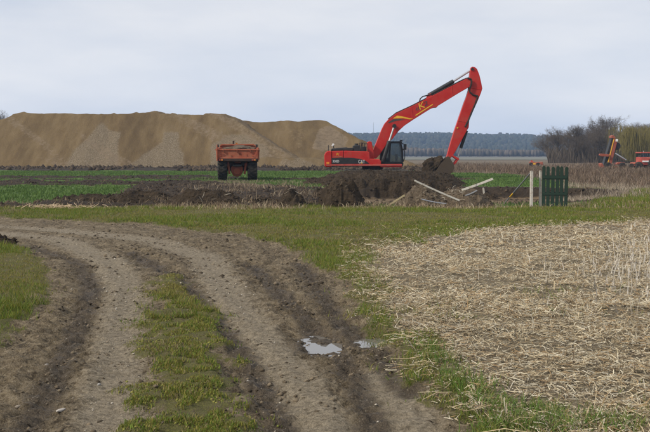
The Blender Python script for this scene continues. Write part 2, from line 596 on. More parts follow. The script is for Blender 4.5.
mudl = t.ramp(t.math('ADD', t.math('MULTIPLY', n_x, .4), t.math('MULTIPLY', n_f, .6)), [(0.41, (0.118, 0.095, 0.064)), (0.58, (0.300, 0.250, 0.178))])
mudw = t.ramp(t.math('ADD', t.math('MULTIPLY', n_x, .4), t.math('MULTIPLY', n_f, .6)), [(0.40, (0.026, 0.019, 0.013)), (0.60, (0.120, 0.092, 0.062))])
mudc = t.mix(smooth_step_node(t, Cc[1], t.math('ADD', t.math('MULTIPLY', n_m, .6), t.math('MULTIPLY', n_f, .4)), 1.5, 0.30, 0.85), mudc, mudl)
wetf = smooth_step_node(t, Cc[0], t.math('ADD', t.math('MULTIPLY', n_m, .5), t.math('MULTIPLY', n_f, .5)), 2.6, 0.48, 1.0)
mudc = t.mix(wetf, mudc, mudw)
pale = t.ramp(t.noise(55, 2, 0.5, o), [(0.66, (0, 0, 0)), (0.70, (1, 1, 1))])
mudc = t.mix(t.math('MULTIPLY', pale, 0.55), mudc, (0.33, 0.29, 0.22))
strawc = t.ramp(t.math('ADD', t.math('MULTIPLY', n_x, .5), t.math('MULTIPLY', n_f, .5)), [(0.42, (0.060, 0.046, 0.028)), (0.60, (0.33, 0.27, 0.175))])
soilc = t.ramp(t.math('ADD', t.math('MULTIPLY', n_f, 0.35), t.math('MULTIPLY', n_m, 0.65)),
               [(0.34, (0.016, 0.0115, 0.0075)), (0.54, (0.038, 0.027, 0.018)), (0.72, (0.078, 0.056, 0.036))])
lay = t.noise(1.0, 4, 0.6, t.obj((0.25, 3.0, 6.0)))
pitc = t.ramp(lay, [(0.36, (0.052, 0.036, 0.021)), (0.5, (0.115, 0.078, 0.042)), (0.66, (0.170, 0.125, 0.078))])
green = t.mix(n_m, (0.066, 0.112, 0.028), (0.102, 0.160, 0.042))
green = t.mix(t.ramp(n_f, [(0.5, (0, 0, 0)), (0.75, (1, 1, 1))]), green, (0.046, 0.050, 0.022))
dryc = t.mix(t.ramp(n_s, [(0.35, (0, 0, 0)), (0.7, (1, 1, 1))]), (0.105, 0.078, 0.054), (0.180, 0.138, 0.096))
dryc = t.mix(n_f, dryc, t.mix(0.5, dryc, (0.10, 0.085, 0.045)))
c = turf
c = t.mix(smooth_step_node(t, B[0], n_f, 0.5), c, green)
c = t.mix(smooth_step_node(t, B[1], n_f, 0.5), c, dryc)
c = t.mix(smooth_step_node(t, A[1], n_f, 0.6), c, strawc)
c = t.mix(smooth_step_node(t, A[2], n_f, 0.5), c, soilc)
c = t.mix(smooth_step_node(t, B[2], n_m, 0.4, 0.75, 0.95), c, pitc)
mf = smooth_step_node(t, A[0], n_f, 1.1, 0.32, 0.68)
c = t.mix(mf, c, mudc)
hgt = t.math('ADD', t.math('MULTIPLY', n_f, 0.8), t.math('MULTIPLY', n_x, 0.30))
bm_ = t.bump(hgt, 1.0, 0.05)
rgh = t.math('SUBTRACT', 0.95, t.math('MULTIPLY', t.math('MULTIPLY', wetf, mf), 0.32))
M_GROUND = t.done(t.bsdf(c, rgh, bm_, spec=0.25))

gme = np_mesh("ground", np.stack([fx, fy, fz], 1), quads, M_GROUND, smooth=True, attrs={
    "mask_a": np.stack([MM['mud'], MM['straw'], MM['soil']], 1),
    "mask_b": np.stack([MM['green'], MM['dry'], MM['pit'] * sst(-fz, 0.09, 0.20)], 1),
    "mask_c": np.stack([MM['wet'], MM['lite'], MM['near']], 1)})
ground = link("ground", gme)
tag(ground, "flat farmland ground with a rutted mud track, stubble, turf and dug soil", "ground", kind="structure")

def surf_z(x, y):
    """height on the built ground sheet (bilinear, as the mesh is)"""
    ix = np.clip(np.searchsorted(gx, x) - 1, 0, nxn - 2); iy = np.clip(np.searchsorted(gy, y) - 1, 0, nyn - 2)
    tx = (x - gx[ix]) / (gx[ix + 1] - gx[ix]); ty = (y - gy[iy]) / (gy[iy + 1] - gy[iy])
    Z = fz.reshape(nyn, nxn)
    return (Z[iy, ix] * (1 - tx) + Z[iy, ix + 1] * tx) * (1 - ty) + (Z[iy + 1, ix] * (1 - tx) + Z[iy + 1, ix + 1] * tx) * ty

# ---- puddle water
t = NT("puddle_water")
M_WATER = t.done(t.bsdf((0.13, 0.12, 0.105), 0.02, t.bump(t.noise(14, 3, 0.5, t.obj()), 0.02, 0.01), spec=0.5, IOR=1.75))
for (px, py, rx, ry, rot), lab in zip(PUDDLES[:1] + PUDDLES[2:], ("larger pale puddle lying in the rut of the mud track", "smaller puddle with mud islands beside the track's grassy edge")):
    mb = MB(); n = 32
    zw = -0.107 if lab.startswith('larger') else -0.090
    ring = [(px + 1.5 * rx * math.cos(2 * math.pi * i / n), py + 1.5 * ry * math.sin(2 * math.pi * i / n), zw) for i in range(n)]
    me = bpy.data.meshes.new("puddle"); me.from_pydata([(p[0] - px, p[1] - py, 0) for p in ring], [], [tuple(range(n))]); me.materials.append(M_WATER)
    pd = link("puddle", me, None, (px, py, zw))
    tag(pd, lab, "puddle", "rain puddles on the track", "structure")

# ================================================================== GROUND COVER
def frustum_points(n, y0, y1, power=1.0, margin=2.5, lo=None, hi=None):
    """points over the visible ground, denser near the camera"""
    r = rng.random(n)
    if power == 1.0: y = y0 * (y1 / y0) ** r
    else: y = (y0 ** (1 - power) + r * (y1 ** (1 - power) - y0 ** (1 - power))) ** (1 / (1 - power))
    hw = y * 0.362 + margin
    x0 = -hw if lo is None else np.maximum(-hw, lo)
    x1 = hw if hi is None else np.minimum(hw, hi)
    x = x0 + rng.random(n) * (x1 - x0)
    return x, y

def blade_geo(x, y, z, h, w, yaw, lean, c, bend=0.5, two=True):
    """upright tapering blades: two-section (5 verts, 3 tris) or single triangle"""
    n = len(x)
    wx, wy = np.cos(yaw) * w / 2, np.sin(yaw) * w / 2
    la = rng.random(n) * 2 * np.pi
    lx, ly = np.cos(la) * lean * h, np.sin(la) * lean * h
    if two:
        V = np.zeros((n, 5, 3))
        V[:, 0] = np.stack([x - wx, y - wy, z - 0.004], 1); V[:, 1] = np.stack([x + wx, y + wy, z - 0.004], 1)
        V[:, 2] = np.stack([x - wx * .8 + lx * .35, y - wy * .8 + ly * .35, z + h * .55], 1)
        V[:, 3] = np.stack([x + wx * .8 + lx * .35, y + wy * .8 + ly * .35, z + h * .55], 1)
        V[:, 4] = np.stack([x + lx, y + ly, z + h * (1 - bend * lean * .4)], 1)
        b = np.arange(n)[:, None] * 5
        F = np.concatenate([b + [0, 1, 3], b + [0, 3, 2], b + [2, 3, 4]], 0)
        k = np.array([.75, .75, 1., 1., 1.15])
    else:
        V = np.zeros((n, 3, 3))
        V[:, 0] = np.stack([x - wx, y - wy, z - 0.004], 1); V[:, 1] = np.stack([x + wx, y + wy, z - 0.004], 1)
        V[:, 2] = np.stack([x + lx, y + ly, z + h], 1)
        b = np.arange(n)[:, None] * 3
        F = b + [0, 1, 2]
        k = np.array([1., 1., 1.])
    T = (c[:, None, :] * np.ones_like(k)[None, :, None])
    return V.reshape(-1, 3), F, T.reshape(-1, 3)

def pick(cols, n, jit=0.18):
    cols = np.array(cols); i = rng.integers(0, len(cols), n)
    return cols[i] * (1 + jit * (rng.random((n, 1)) * 2 - 1))

def merge(parts):
    vs, fs, ts = [], [], []; b = 0
    for V, F, T in parts:
        vs.append(V); fs.append(F + b); ts.append(T); b += len(V)
    return np.concatenate(vs), np.concatenate(fs), np.concatenate(ts)

M_BLADE = attr_mat("grass_blade", 0.75, 0.30)
M_STRAW = attr_mat("dry_straw", 0.80, 0.15, 0.15)
M_STEM = attr_mat("dead_stem", 0.85, 0.10, 0.1)

GREENS = [(0.145, 0.190, 0.030), (0.120, 0.172, 0.027), (0.185, 0.198, 0.034), (0.215, 0.192, 0.042), (0.100, 0.155, 0.025)]
OLIVES = [(0.215, 0.195, 0.040), (0.180, 0.176, 0.034), (0.230, 0.190, 0.058), (0.145, 0.132, 0.040), (0.26, 0.21, 0.10)]

parts = []
def grass_layer(n, y0, y1, power, hr, wr, two, lo=None, hi=None):
    x, y = frustum_points(n, y0, y1, power, lo=lo, hi=hi)
    m = masks(x, y)
    patch = fbm(x * 1.6, y * 1.6, 4, 71)
    tuft = fbm(x * 7.5, y * 7.5, 2, 73)
    dens = m['grass'] * np.where(m['mudraw'] > 0.4, sst(patch * .45 + tuft * .55, 0.40, 0.54) * (0.30 + 0.70 * m['strip']), sst(patch * .5 + tuft * .5, 0.30, 0.50))
    dens = np.maximum(dens, 0.35 * m['straw'] * (m['straw'] < 0.85) * sst(tuft, .5, .65))
    dens = np.maximum(dens, m['straw'] * sst(fbm(x * 0.9, y * 1.3, 3, 77) * .6 + tuft * .4, 0.58, 0.70) * 0.30 * (1 - sst(y, 8, 12)))
    keep = rng.random(n) < dens
    x, y, tuft, patch = x[keep], y[keep], tuft[keep], patch[keep]
    mk = {k: v[keep] for k, v in m.items()}
    n = len(x)
    z = surf_z(x, y)
    lush = sst(fbm(x * 0.45, y * 0.7, 3, 79), 0.40, 0.62)
    inner = mk['strip'] * mk['mudraw']
    h = (hr[0] + (hr[1] - hr[0]) * rng.random(n) ** 1.6) * (0.55 + 0.9 * tuft) * (0.55 + 0.9 * lush)
    w = wr * (0.7 + 0.6 * rng.random(n))
    g = pick(GREENS, n); ol = pick(OLIVES, n)
    k = np.clip(0.25 + 0.80 * lush - 0.45 * inner, 0, 1)[:, None]
    c = np.where(rng.random((n, 1)) < k, g, ol)
    dead = sst(fbm(x * 1.1, y * 1.6, 4, 81), 0.56, 0.72) * 0.45
    c = np.where(rng.random((n, 1)) < dead[:, None], pick([(0.24, 0.195, 0.10), (0.17, 0.135, 0.07), (0.30, 0.25, 0.15)], n), c)
    parts.append(blade_geo(x, y, z, h, w, rng.random(n) * np.pi, 0.25 + 0.7 * rng.random(n), c, two=two))
grass_layer(170000, 4.3, 12.5, 0.7, (0.008, 0.030), 0.0062, True, -2.0, 0.2)
grass_layer(120000, 4.3, 9.0, 1.0, (0.014, 0.060), 0.0046, True, 0.2)
grass_layer(50000, 4.3, 9.0, 1.0, (0.014, 0.060), 0.0046, True, None, -2.0)
grass_layer(220000, 9.0, 15.5, 1.0, (0.022, 0.075), 0.0085, False)
grass_layer(335000, 15.5, 30, 0.6, (0.020, 0.075), 0.0140, False)
grass_layer(60000, 30, 46, 0.3, (0.04, 0.13), 0.028, False, 8.0)
tris = [p for p in parts]
V, F, T = merge(tris)
gr = link("grass", np_mesh("grass", V, F, M_BLADE, T))
tag(gr, "short mossy green grass on the verges and between the ruts", "grass", kind="stuff")

# young wheat in the field behind
x, y = frustum_points(120000, 29, 92, 0.5, 6, hi=16)
m = masks(x, y); keep = rng.random(len(x)) < m['green'] * (0.55 + 0.45 * sst(fbm(x * .5, y * .5, 3, 83), .3, .5))
x, y = x[keep], y[keep]; n = len(x)
V, F, T = blade_geo(x, y, surf_z(x, y), 0.05 + 0.08 * rng.random(n), 0.03 + 0.0007 * y, rng.random(n) * np.pi, 0.6 * rng.random(n), pick([(0.090, 0.150, 0.038), (0.112, 0.176, 0.046), (0.075, 0.128, 0.032)], n), two=False)
wh = link("young_wheat", np_mesh("young_wheat", V, F, M_BLADE, T))
tag(wh, "bright green young wheat covering the field beyond the diggings", "crop", kind="stuff")

# straw litter on the field
def straw_geo(x, y, z, L, w, yaw, tilt, c, lift, bent=True):
    """bent flattened straws: three cross-sections of a triangular stalk"""
    n = len(x)
    d = np.stack([np.cos(yaw) * np.cos(tilt), np.sin(yaw) * np.cos(tilt), np.sin(tilt)], 1)
    s = np.stack([-np.sin(yaw), np.cos(yaw), np.zeros(n)], 1)
    c0 = np.stack([x, y, z + lift], 1)
    bendz = (rng.random(n) - 0.4) * 0.16 * L
    bends = (rng.random(n) - 0.5) * 0.25 * L
    P = [c0 - d * L[:, None] / 2, c0 + np.array([0, 0, 1]) * bendz[:, None] + s * bends[:, None], c0 + d * L[:, None] / 2]
    if not bent:
        P = [P[0], P[2]]
    m9 = 3 * len(P)
    V = np.zeros((n, m9, 3))
    for k, p in enumerate(P):
        ww = (w * (0.8 if k != 1 else 1.0))[:, None]
        V[:, 3 * k] = p - s * ww / 2; V[:, 3 * k + 1] = p + s * ww / 2; V[:, 3 * k + 2] = p + np.array([0, 0, 1]) * ww * 0.55
    b = np.arange(n)[:, None] * m9
    F = []
    for k in ((0, 3) if bent else (0,)):
        for a, e in ((1, 2), (2, 0)):
            F += [b + [a + k, e + k, e + k + 3], b + [a + k, e + k + 3, a + k + 3]]
    return V.reshape(-1, 3), np.concatenate(F, 0), np.repeat(c, m9, 0)

STRAWS = [(0.44, 0.36, 0.23), (0.30, 0.235, 0.145), (0.54, 0.48, 0.35), (0.20, 0.15, 0.09), (0.36, 0.30, 0.20), (0.11, 0.08, 0.05), (0.31, 0.21, 0.11), (0.50, 0.45, 0.35)]
def straw_layer(n, y0, y1, power, Lr, wr):
    x, y = frustum_points(n, y0, y1, power, 4.0, lo=0.2)
    m = masks(x, y)
    p = fbm(x * 1.3, y * 1.3, 4, 91) * .6 + fbm(x * 5, y * 5, 2, 93) * .4
    dens = np.where(m['straw'] > 0.5, 0.14 + 0.22 * (y < 8.5) + 0.80 * sst(p, 0.42, 0.58), m['straw'] * 0.7) * m['straw'] ** 0.6
    dens = np.maximum(dens, 0.30 * m['grass'] * np.exp(-np.maximum(sd_poly(x, y, STRAW), 0) / 0.45))
    keep = rng.random(n) < dens
    x, y, p = x[keep], y[keep], p[keep]; n = len(x)
    L = (Lr[0] + (Lr[1] - Lr[0]) * rng.random(n) ** 2.2)
    w = wr * (0.6 + 0.9 * rng.random(n))
    yaw = rng.random(n) * np.pi
    tilt = rng.normal(0, 0.24, n) + (rng.random(n) < 0.10) * rng.normal(0.3, 0.35, n)
    c = pick(STRAWS, n, 0.3)
    lift = 0.008 + 0.035 * rng.random(n) ** 2 * sst(p, 0.3, 0.6) + 0.3 * np.abs(np.sin(tilt)) * L
    return straw_geo(x, y, surf_z(x, y), L, w, yaw, tilt, c, lift, bent=y1 < 10)
sp = [straw_layer(100000, 4.3, 9.0, 0.8, (0.015, 0.13), 0.0052), straw_layer(96000, 9, 15, 0.7, (0.02, 0.15), 0.0066), straw_layer(90000, 15, 25, 0.5, (0.04, 0.17), 0.0098)]
V, F, T = merge(sp)
so = link("straw_litter", np_mesh("straw_litter", V, F, M_STRAW, T))
tag(so, "pale chopped straw and stalks littering the harvested field", "straw", kind="stuff")

# standing stubble at the right of the field
n = 2600
x, y = frustum_points(26000, 9, 22, 0.6, 3.5, lo=2)
u, v = pix(x, y, 0.0)
w8 = np.exp(-(((u - 655) / 55) ** 2 + ((v - 270) / 30) ** 2)) * (0.55 + 0.45 * sst(fbm(x * 2, y * 2, 2, 95), .35, .55)) + 0.03 * (masks(x, y)['straw'] > .6)
w8 = np.where(u > 655, np.exp(-((v - 268) / 32) ** 2), w8)
keep = rng.random(len(x)) < w8 * 0.42
x, y = x[keep], y[keep]; n = len(x)
V, F, T = blade_geo(x, y, surf_z(x, y), 0.06 + 0.17 * rng.random(n), 0.007 + 0.005 * rng.random(n), rng.random(n) * np.pi, 0.55 * rng.random(n), pick([(0.50, 0.46, 0.40), (0.60, 0.56, 0.50), (0.40, 0.35, 0.27)], n), two=True)
st = link("standing_stubble", np_mesh("standing_stubble", V, F, M_STRAW, T))
tag(st, "whitish upright cut stalks standing in the straw field", "stubble", kind="stuff")

# lush green tufts where the grass meets straw and mud at the bottom right
cxs = [ground_at(u_, v_) for u_, v_ in ((520, 425), (545, 428), (500, 408), (480, 400), (470, 388), (530, 412), (455, 378), (490, 430), (560, 430), (440, 362), (600, 425), (625, 430), (430, 350), (548, 415))]
tx, ty = [], []
for (a_, b_) in cxs:
    k_ = 190; tx.append(rng.normal(a_, .085, k_)); ty.append(rng.normal(b_, .11, k_))
tx = np.concatenate(tx); ty = np.concatenate(ty); n = len(tx)
V, F, T = blade_geo(tx, ty, surf_z(tx, ty), 0.04 + 0.085 * rng.random(n), 0.0045 + 0.002 * rng.random(n), rng.random(n) * np.pi, 0.3 + 0.7 * rng.random(n), pick([(0.11, 0.185, 0.035), (0.14, 0.20, 0.045), (0.085, 0.150, 0.03), (0.20, 0.19, 0.06)], n), two=True)
lt = link("lush_grass", np_mesh("lush_grass", V, F, M_BLADE, T))
tag(lt, "fresh longer green grass tufts between the track and the straw", "grass", kind="stuff")

# long pale stalks at the mud's edge
parts = []
n = 12
x, y = frustum_points(3000, 4.6, 8, 0.5, 1, lo=0.3)
m = masks(x, y); keep = (m['grass'] > .5) & (m['straw'] < .4) & (x > 0.4)
x, y = x[keep][:n], y[keep][:n]; n = len(x)
V, F, T = straw_geo(x, y, surf_z(x, y), 0.15 + 0.22 * rng.random(n), np.full(n, 0.006), rng.normal(0.2, 0.5, n), np.zeros(n), pick([(0.50, 0.40, 0.24), (0.42, 0.33, 0.20)], n), 0.03 + 0.05 * rng.random(n))
ls = link("loose_stalks", np_mesh("loose_stalks", V, F, M_STRAW, T))
tag(ls, "long bent pale stalks lying over the track's right grass edge", "straw", kind="stuff")

# dead weeds: along the pit rim, before the dumper and over the rough ground behind
def weeds(n, x, y, hr, wr, cols, lean=0.5):
    z = surf_z(x, y)
    return blade_geo(x, y, z, hr[0] + (hr[1] - hr[0]) * rng.random(n) ** 1.5, wr * (0.6 + 0.8 * rng.random(n)), rng.normal(0, 0.5, n), lean * rng.random(n), pick(cols, n, 0.22), two=True)
DEAD = [(0.26, 0.19, 0.12), (0.34, 0.27, 0.18), (0.19, 0.14, 0.09), (0.40, 0.33, 0.23), (0.16, 0.115, 0.08)]
BROWN = [(0.135, 0.098, 0.070), (0.17, 0.126, 0.092), (0.100, 0.073, 0.052), (0.215, 0.162, 0.118), (0.15, 0.108, 0.082)]
# rim band
n = 12000
y = 26.8 + 3.6 * rng.random(n); x = (rng.random(n) * 2 - 1) * (y * 0.36 + 2)
cl = fbm(x * 0.8, y * 1.2, 3, 101); u, v = pix(x, y, 0)
pr = sst(cl, 0.42, 0.62) * np.where((u > 150) & (u < 500), 1.0, 0.45)
pr = pr * (1 - masks(x, y)['mud'])
keep = rng.random(n) < pr; x, y = x[keep], y[keep]; n = len(x)
p1 = weeds(n, x, y, (0.04, 0.26), 0.012, DEAD, 1.6)
# before the dumper
n = 4200
y = 32 + 14 * rng.random(n); x = (rng.normal(270, 42, n) - 325) / FPX * y
cl = fbm(x * 0.7, y * 0.5, 3, 103); keep = (rng.random(n) < sst(cl, 0.46, 0.62)); x, y = x[keep], y[keep]; n = len(x)
p2 = weeds(n, x, y, (0.06, 0.42), 0.011, BROWN + DEAD, 1.5)
# rough field behind, right
n = 85000
y = 45 * (150 / 45) ** rng.random(n); x = -2 + rng.random(n) * (y * 0.37 + 10)
mm = masks(x, y); cl = fbm(x * 0.25, y * 0.18, 3, 105)
keep = rng.random(n) < mm['dry'] * (0.25 + 0.75 * sst(cl, 0.36, 0.58)) * np.where(y < 60, 0.55, 1)
x, y = x[keep], y[keep]; n = len(x)
hh = 0.22 + 0.50 * sst(fbm(x * 0.2, y * 0.1, 2, 107), .35, .65)
p3 = blade_geo(x, y, surf_z(x, y), hh * (0.4 + 0.8 * rng.random(n)), (0.006 + 0.00026 * y) * (0.6 + 0.8 * rng.random(n)), rng.normal(0, 0.8, n), 1.3 * rng.random(n), pick(BROWN, n, 0.35), two=True)
# pit edge at the right
n = 5000
x, y = frustum_points(40000, 33, 50, 0, 2, lo=6)
u, v = pix(x, y, -0.2); keep = (u > 560) & (rng.random(len(u)) > sst(u, 590, 680)) & (v > 189) & (v < 205) & (fbm(x, y, 3, 109) > .43)
x, y = x[keep][:n], y[keep][:n]; n = len(x)
p4 = weeds(n, x, y, (0.10, 0.36), 0.012, [(0.30, 0.25, 0.19), (0.38, 0.32, 0.25), (0.22, 0.17, 0.12)], 0.9)
n = 5200
y = 44 + 12 * rng.random(n); x = (rng.normal(248, 30, n) - 325) / FPX * y
cl = fbm(x * 0.9, y * 0.4, 3, 117); keep = rng.random(n) < sst(cl, 0.42, 0.6); x, y = x[keep], y[keep]; n = len(x)
p5 = weeds(n, x, y, (0.05, 0.24), 0.012, [(0.22, 0.175, 0.125), (0.30, 0.245, 0.175), (0.16, 0.12, 0.085)], 0.9)
V, F, T = merge([p1, p2, p3, p4, p5])
dw = link("dead_weeds", np_mesh("dead_weeds", V, F, M_STEM, T))
tag(dw, "brown dead weeds and dry grass around the pit and rough field", "weeds", kind="stuff")

# clods and pebbles on the track
def lumps(x, y, z, r, c, flat=0.6):
    """jittered octahedral lumps, 8 faces each"""
    n = len(x)
    base = np.array([(1, 0, 0), (0, 1, 0), (-1, 0, 0), (0, -1, 0), (0, 0, 1), (0, 0, -1)], float)
    jit = 0.65 + 0.7 * rng.random((n, 6, 1))
    V = base[None] * jit * r[:, None, None]
    V[..., 2] *= flat
    a = rng.random(n) * 6.28; ca, sa = np.cos(a)[:, None], np.sin(a)[:, None]
    X = V[..., 0] * ca - V[..., 1] * sa; Y = V[..., 0] * sa + V[..., 1] * ca
    V = np.stack([X + x[:, None], Y + y[:, None], V[..., 2] + z[:, None]], -1)
    f = np.array([(0, 1, 4), (1, 2, 4), (2, 3, 4), (3, 0, 4), (1, 0, 5), (2, 1, 5), (3, 2, 5), (0, 3, 5)])
    F = (np.arange(n)[:, None, None] * 6 + f[None]).reshape(-1, 3)
    return V.reshape(-1, 3), F, np.repeat(c, 6, 0)
M_CLOD = attr_mat("clod_and_stone", 0.9, 0.0)
x, y = frustum_points(95000, 4.3, 24, 1.2, 1.5)
m = masks(x, y); keep = rng.random(len(x)) < m['mud'] * (0.45 + 0.55 * m['wet']) * (1 - 0.6 * m['lite']) * sst(fbm(x * 2, y * 2, 3, 111), .4, .6)
x, y = x[keep], y[keep]; n = len(x)
r = (0.004 + 0.024 * rng.random(n) ** 3.2) * np.clip(y / 8, 1, 2)
l1 = lumps(x, y, surf_z(x, y) - r * 0.05, r, pick([(0.095, 0.073, 0.048), (0.050, 0.038, 0.025), (0.150, 0.118, 0.08)], n))
x, y = frustum_points(15000, 4.3, 22, 1.2, 1.5)
m = masks(x, y); keep = rng.random(len(x)) < (m['mud'] * (0.10 + 0.9 * m['lite'] * (x < -0.5)) * sst(fbm(x * 1.5, y * 1.5, 3, 113), .42, .6) + 0.05 * m['mud'])
x, y = x[keep], y[keep]; n = len(x)
r = (0.003 + 0.010 * rng.random(n) ** 3.5) * np.clip(y / 7, 1, 1.8)
l2 = lumps(x, y, surf_z(x, y) + r * 0.2, r, pick([(0.25, 0.22, 0.17), (0.33, 0.29, 0.23), (0.21, 0.17, 0.125), (0.40, 0.36, 0.30)], n))
# dark clods over the dug field
x, y = frustum_points(52000, 28.5, 70, 0.6, 4, hi=17)
m = masks(x, y); keep = rng.random(len(x)) < (m['soil'] * (1 - 0.75 * m['pit']) * 0.5 + m['rnd'] * .3)
x, y = x[keep], y[keep]; n = len(x)
r = 0.03 + 0.10 * rng.random(n) ** 3
l3 = lumps(x, y, surf_z(x, y) - r * 0.1, r, pick([(0.045, 0.032, 0.021), (0.030, 0.021, 0.014), (0.070, 0.050, 0.033)], n), 0.8)
x, y = frustum_points(9000, 92, 115, 0, 8, hi=16)
m = masks(x, y); keep = rng.random(len(x)) < m['bands'] * 0.8 * sst(fbm(x * .3, y * .1, 3, 119), .35, .55); x, y = x[keep], y[keep]; n = len(x)
r = 0.08 + 0.34 * rng.random(n) ** 2.5
l4 = lumps(x, y, surf_z(x, y), r, pick([(0.045, 0.032, 0.021), (0.030, 0.021, 0.014), (0.070, 0.050, 0.033)], n), 0.9)
x, y = frustum_points(120000, 4.3, 14, 0.8, 1.5, -2.2, 2.2)
m = masks(x, y); tf = fbm(x * 7.5, y * 7.5, 2, 73)
keep = rng.random(len(x)) < m['grass'] * m['strip'] * sst(tf, .38, .55) + 0.25 * m['grass'] * (m['mudraw'] < .5) * sst(tf, .4, .6); x, y = x[keep], y[keep]; n = len(x)
r = 0.004 + 0.012 * rng.random(n) ** 2
l5 = lumps(x, y, surf_z(x, y), r, pick([(0.16, 0.16, 0.038), (0.20, 0.185, 0.05), (0.12, 0.135, 0.03), (0.09, 0.075, 0.04)], n, .3), 0.7)
V, F, T = merge([l1, l2, l3, l4, l5])
cl = link("clods_and_pebbles", np_mesh("clods_and_pebbles", V, F, M_CLOD, T))
tag(cl, "small mud clods, pebbles and crumbs of soil on track and diggings", "clods", kind="stuff")

# single stones big enough to pick out
def stone(u, v, rx, ry, rz, color, label, seed):
    x, y = ground_at(u, v)
    me = blob_mesh("stone", rx, ry, rz, seed, 0.25, 2, 1.4)
    tm = NT("stone_%d" % seed); oo = tm.obj(); nn = tm.noise(60, 4, .6, oo)
    me.materials.append(tm.done(tm.bsdf(tm.mix(nn, tuple(k * .75 for k in color), color), 0.85, tm.bump(nn, .4, .005))))
    ob = link("stone", me, None, (x, y, float(surf_z(np.array([x]), np.array([y]))[0]) + rz * 0.35))
    ob.rotation_euler = (0, 0, seed)
    tag(ob, label, "stone", "stones on the track")
stone(61, 405, 0.043, 0.018, 0.010, (0.385, 0.35, 0.308), "flat pale oblong stone at the bottom left of the track", 1)
stone(47, 358, 0.028, 0.022, 0.022, (0.21, 0.189, 0.168), "grey angular stone on the dark left rut of the track", 2)
stone(99, 379, 0.016, 0.014, 0.013, (0.266, 0.252, 0.231), "small grey stone on the light wheel path of the track", 3)
stone(18, 400, 0.022, 0.018, 0.012, (0.231, 0.196, 0.154), "brownish stone in the clods at the left picture edge", 4)
stone(248, 376, 0.012, 0.010, 0.008, (0.315, 0.294, 0.252), "little whitish pebble beside the central grass strip", 5)
# ================================================================== SOIL HEAPS
def soil_mat(name, a, b, c):
    t = NT(name); o = t.obj()
    n1 = t.noise(2.2, 6, 0.65, o); n2 = t.noise(11, 6, 0.7, o)
    f = t.math('ADD', t.math('MULTIPLY', n1, 0.5), t.math('MULTIPLY', n2, 0.5))
    return t.done(t.bsdf(t.ramp(f, [(0.34, a), (0.52, b), (0.70, c)]), 0.95, t.bump(n2, 0.9, 0.06), spec=0.15))
M_SOIL = soil_mat("dark_topsoil", (0.016, 0.0115, 0.007), (0.038, 0.027, 0.017), (0.078, 0.056, 0.037))
M_SOILB = soil_mat("brown_subsoil", (0.055, 0.041, 0.027), (0.105, 0.080, 0.055), (0.165, 0.130, 0.092))

def heap(cx, cy, rx, ry, h, seed, label, mat=None, power=1.5, rough=0.35, st=0.07, flat=None, base=None, freq=1.6, group="dug soil heaps", name="soil_heap", peak=(0, 0)):
    nx = max(24, int(2.3 * rx / st)); ny = max(20, int(2.3 * ry / st))
    xs = np.linspace(-1.15 * rx, 1.15 * rx, nx); ys = np.linspace(-1.15 * ry, 1.15 * ry, ny)
    X, Y = np.meshgrid(xs, ys); X = X.ravel(); Y = Y.ravel()
    wob = fbm((X + seed * 7) * 1.2 / max(rx, .5) * 2, (Y - seed * 3) * 1.2 / max(ry, .5) * 2, 4, seed + 200) - 0.5
    q = np.hypot((X - peak[0] * rx * 0.5) / rx, (Y - peak[1] * ry * 0.5) / ry) + 0.55 * wob
    p = np.clip(1 - np.maximum(q, 0) ** power, -0.4, 1)
    if flat: p = np.minimum(p, flat) / flat
    n1 = fbm((X + seed) * freq * 1.3, (Y + seed) * freq * 1.3, 5, seed + 210, 0.62) - 0.5
    Z = h * p + rough * h * n1 * 1.1 * (p > -0.2) + (0.10 + 0.06 * min(rx, 2)) * (fbm(X * 5 + seed, Y * 5, 4, seed + 220, .65) - .5) * (p > -.1)
    g = surf_z(X + cx, Y + cy)
    Z = np.where(p <= 0.0, -0.25 + 0.25 * np.clip(p / 0.4 + 1, 0, 1), np.maximum(Z, -0.06)) + g - 0.02
    id_ = np.arange(nx * ny).reshape(ny, nx)
    Q = np.stack([id_[:-1, :-1], id_[:-1, 1:], id_[1:, 1:], id_[1:, :-1]], -1).reshape(-1, 4)
    # loose clods on the heap
    k = rng.integers(0, nx * ny, int(70 + 240 * rx * ry)); k = k[p[k] > 0.02]
    r = 0.02 + 0.06 * rng.random(len(k)) ** 2.5
    LV, LF, _ = lumps(X[k], Y[k], Z[k] - r * .15, r, np.zeros((len(k), 3)), 0.85)
    gz = float(g.mean())
    me = bpy.data.meshes.new(name)
    allv = np.concatenate([np.stack([X, Y, Z - gz], 1), LV - np.array([0, 0, gz])])
    faces = [tuple(f) for f in Q.tolist()] + [tuple(f) for f in (LF + nx * ny).tolist()]
    me.from_pydata(allv.tolist(), [], faces)
    me.materials.append(mat or M_SOIL)
    ob = link(name, me, None, (cx, cy, gz))
    tag(ob, label, "soil heap", group)
    return ob

def hx(u, y): return (u - 325) / FPX * y
heap(3.6, 51.5, 4.4, 5.6, 0.70, 1, "long dark soil bank right in front of the red excavator", power=3.2, rough=0.22, st=0.11, flat=0.8)
heap(hx(343, 29.2), 29.2, 0.78, 1.1, 0.92, 2, "tall rounded dark earth heap below the excavator's counterweight", power=1.7, rough=0.30, peak=(0, .1))
heap(hx(336, 37), 37, 1.0, 1.5, 0.75, 12, "dark earth mound just behind the rounded heap below the counterweight", power=1.8, rough=0.3)
heap(hx(206, 30), 30, 1.35, 1.3, 0.52, 3, "broad low dark earth heap below the dumper, left of its wheels", power=1.7, rough=0.45)
heap(hx(291, 29.2), 29.2, 0.52, 0.9, 0.50, 4, "small pointed dark soil heap between the dumper and the excavator", power=1.3, rough=0.4)
heap(hx(264, 30), 30, 0.7, 0.8, 0.26, 5, "flat crumbly soil heap right under the dumper's right wheel", power=1.6, rough=0.5)
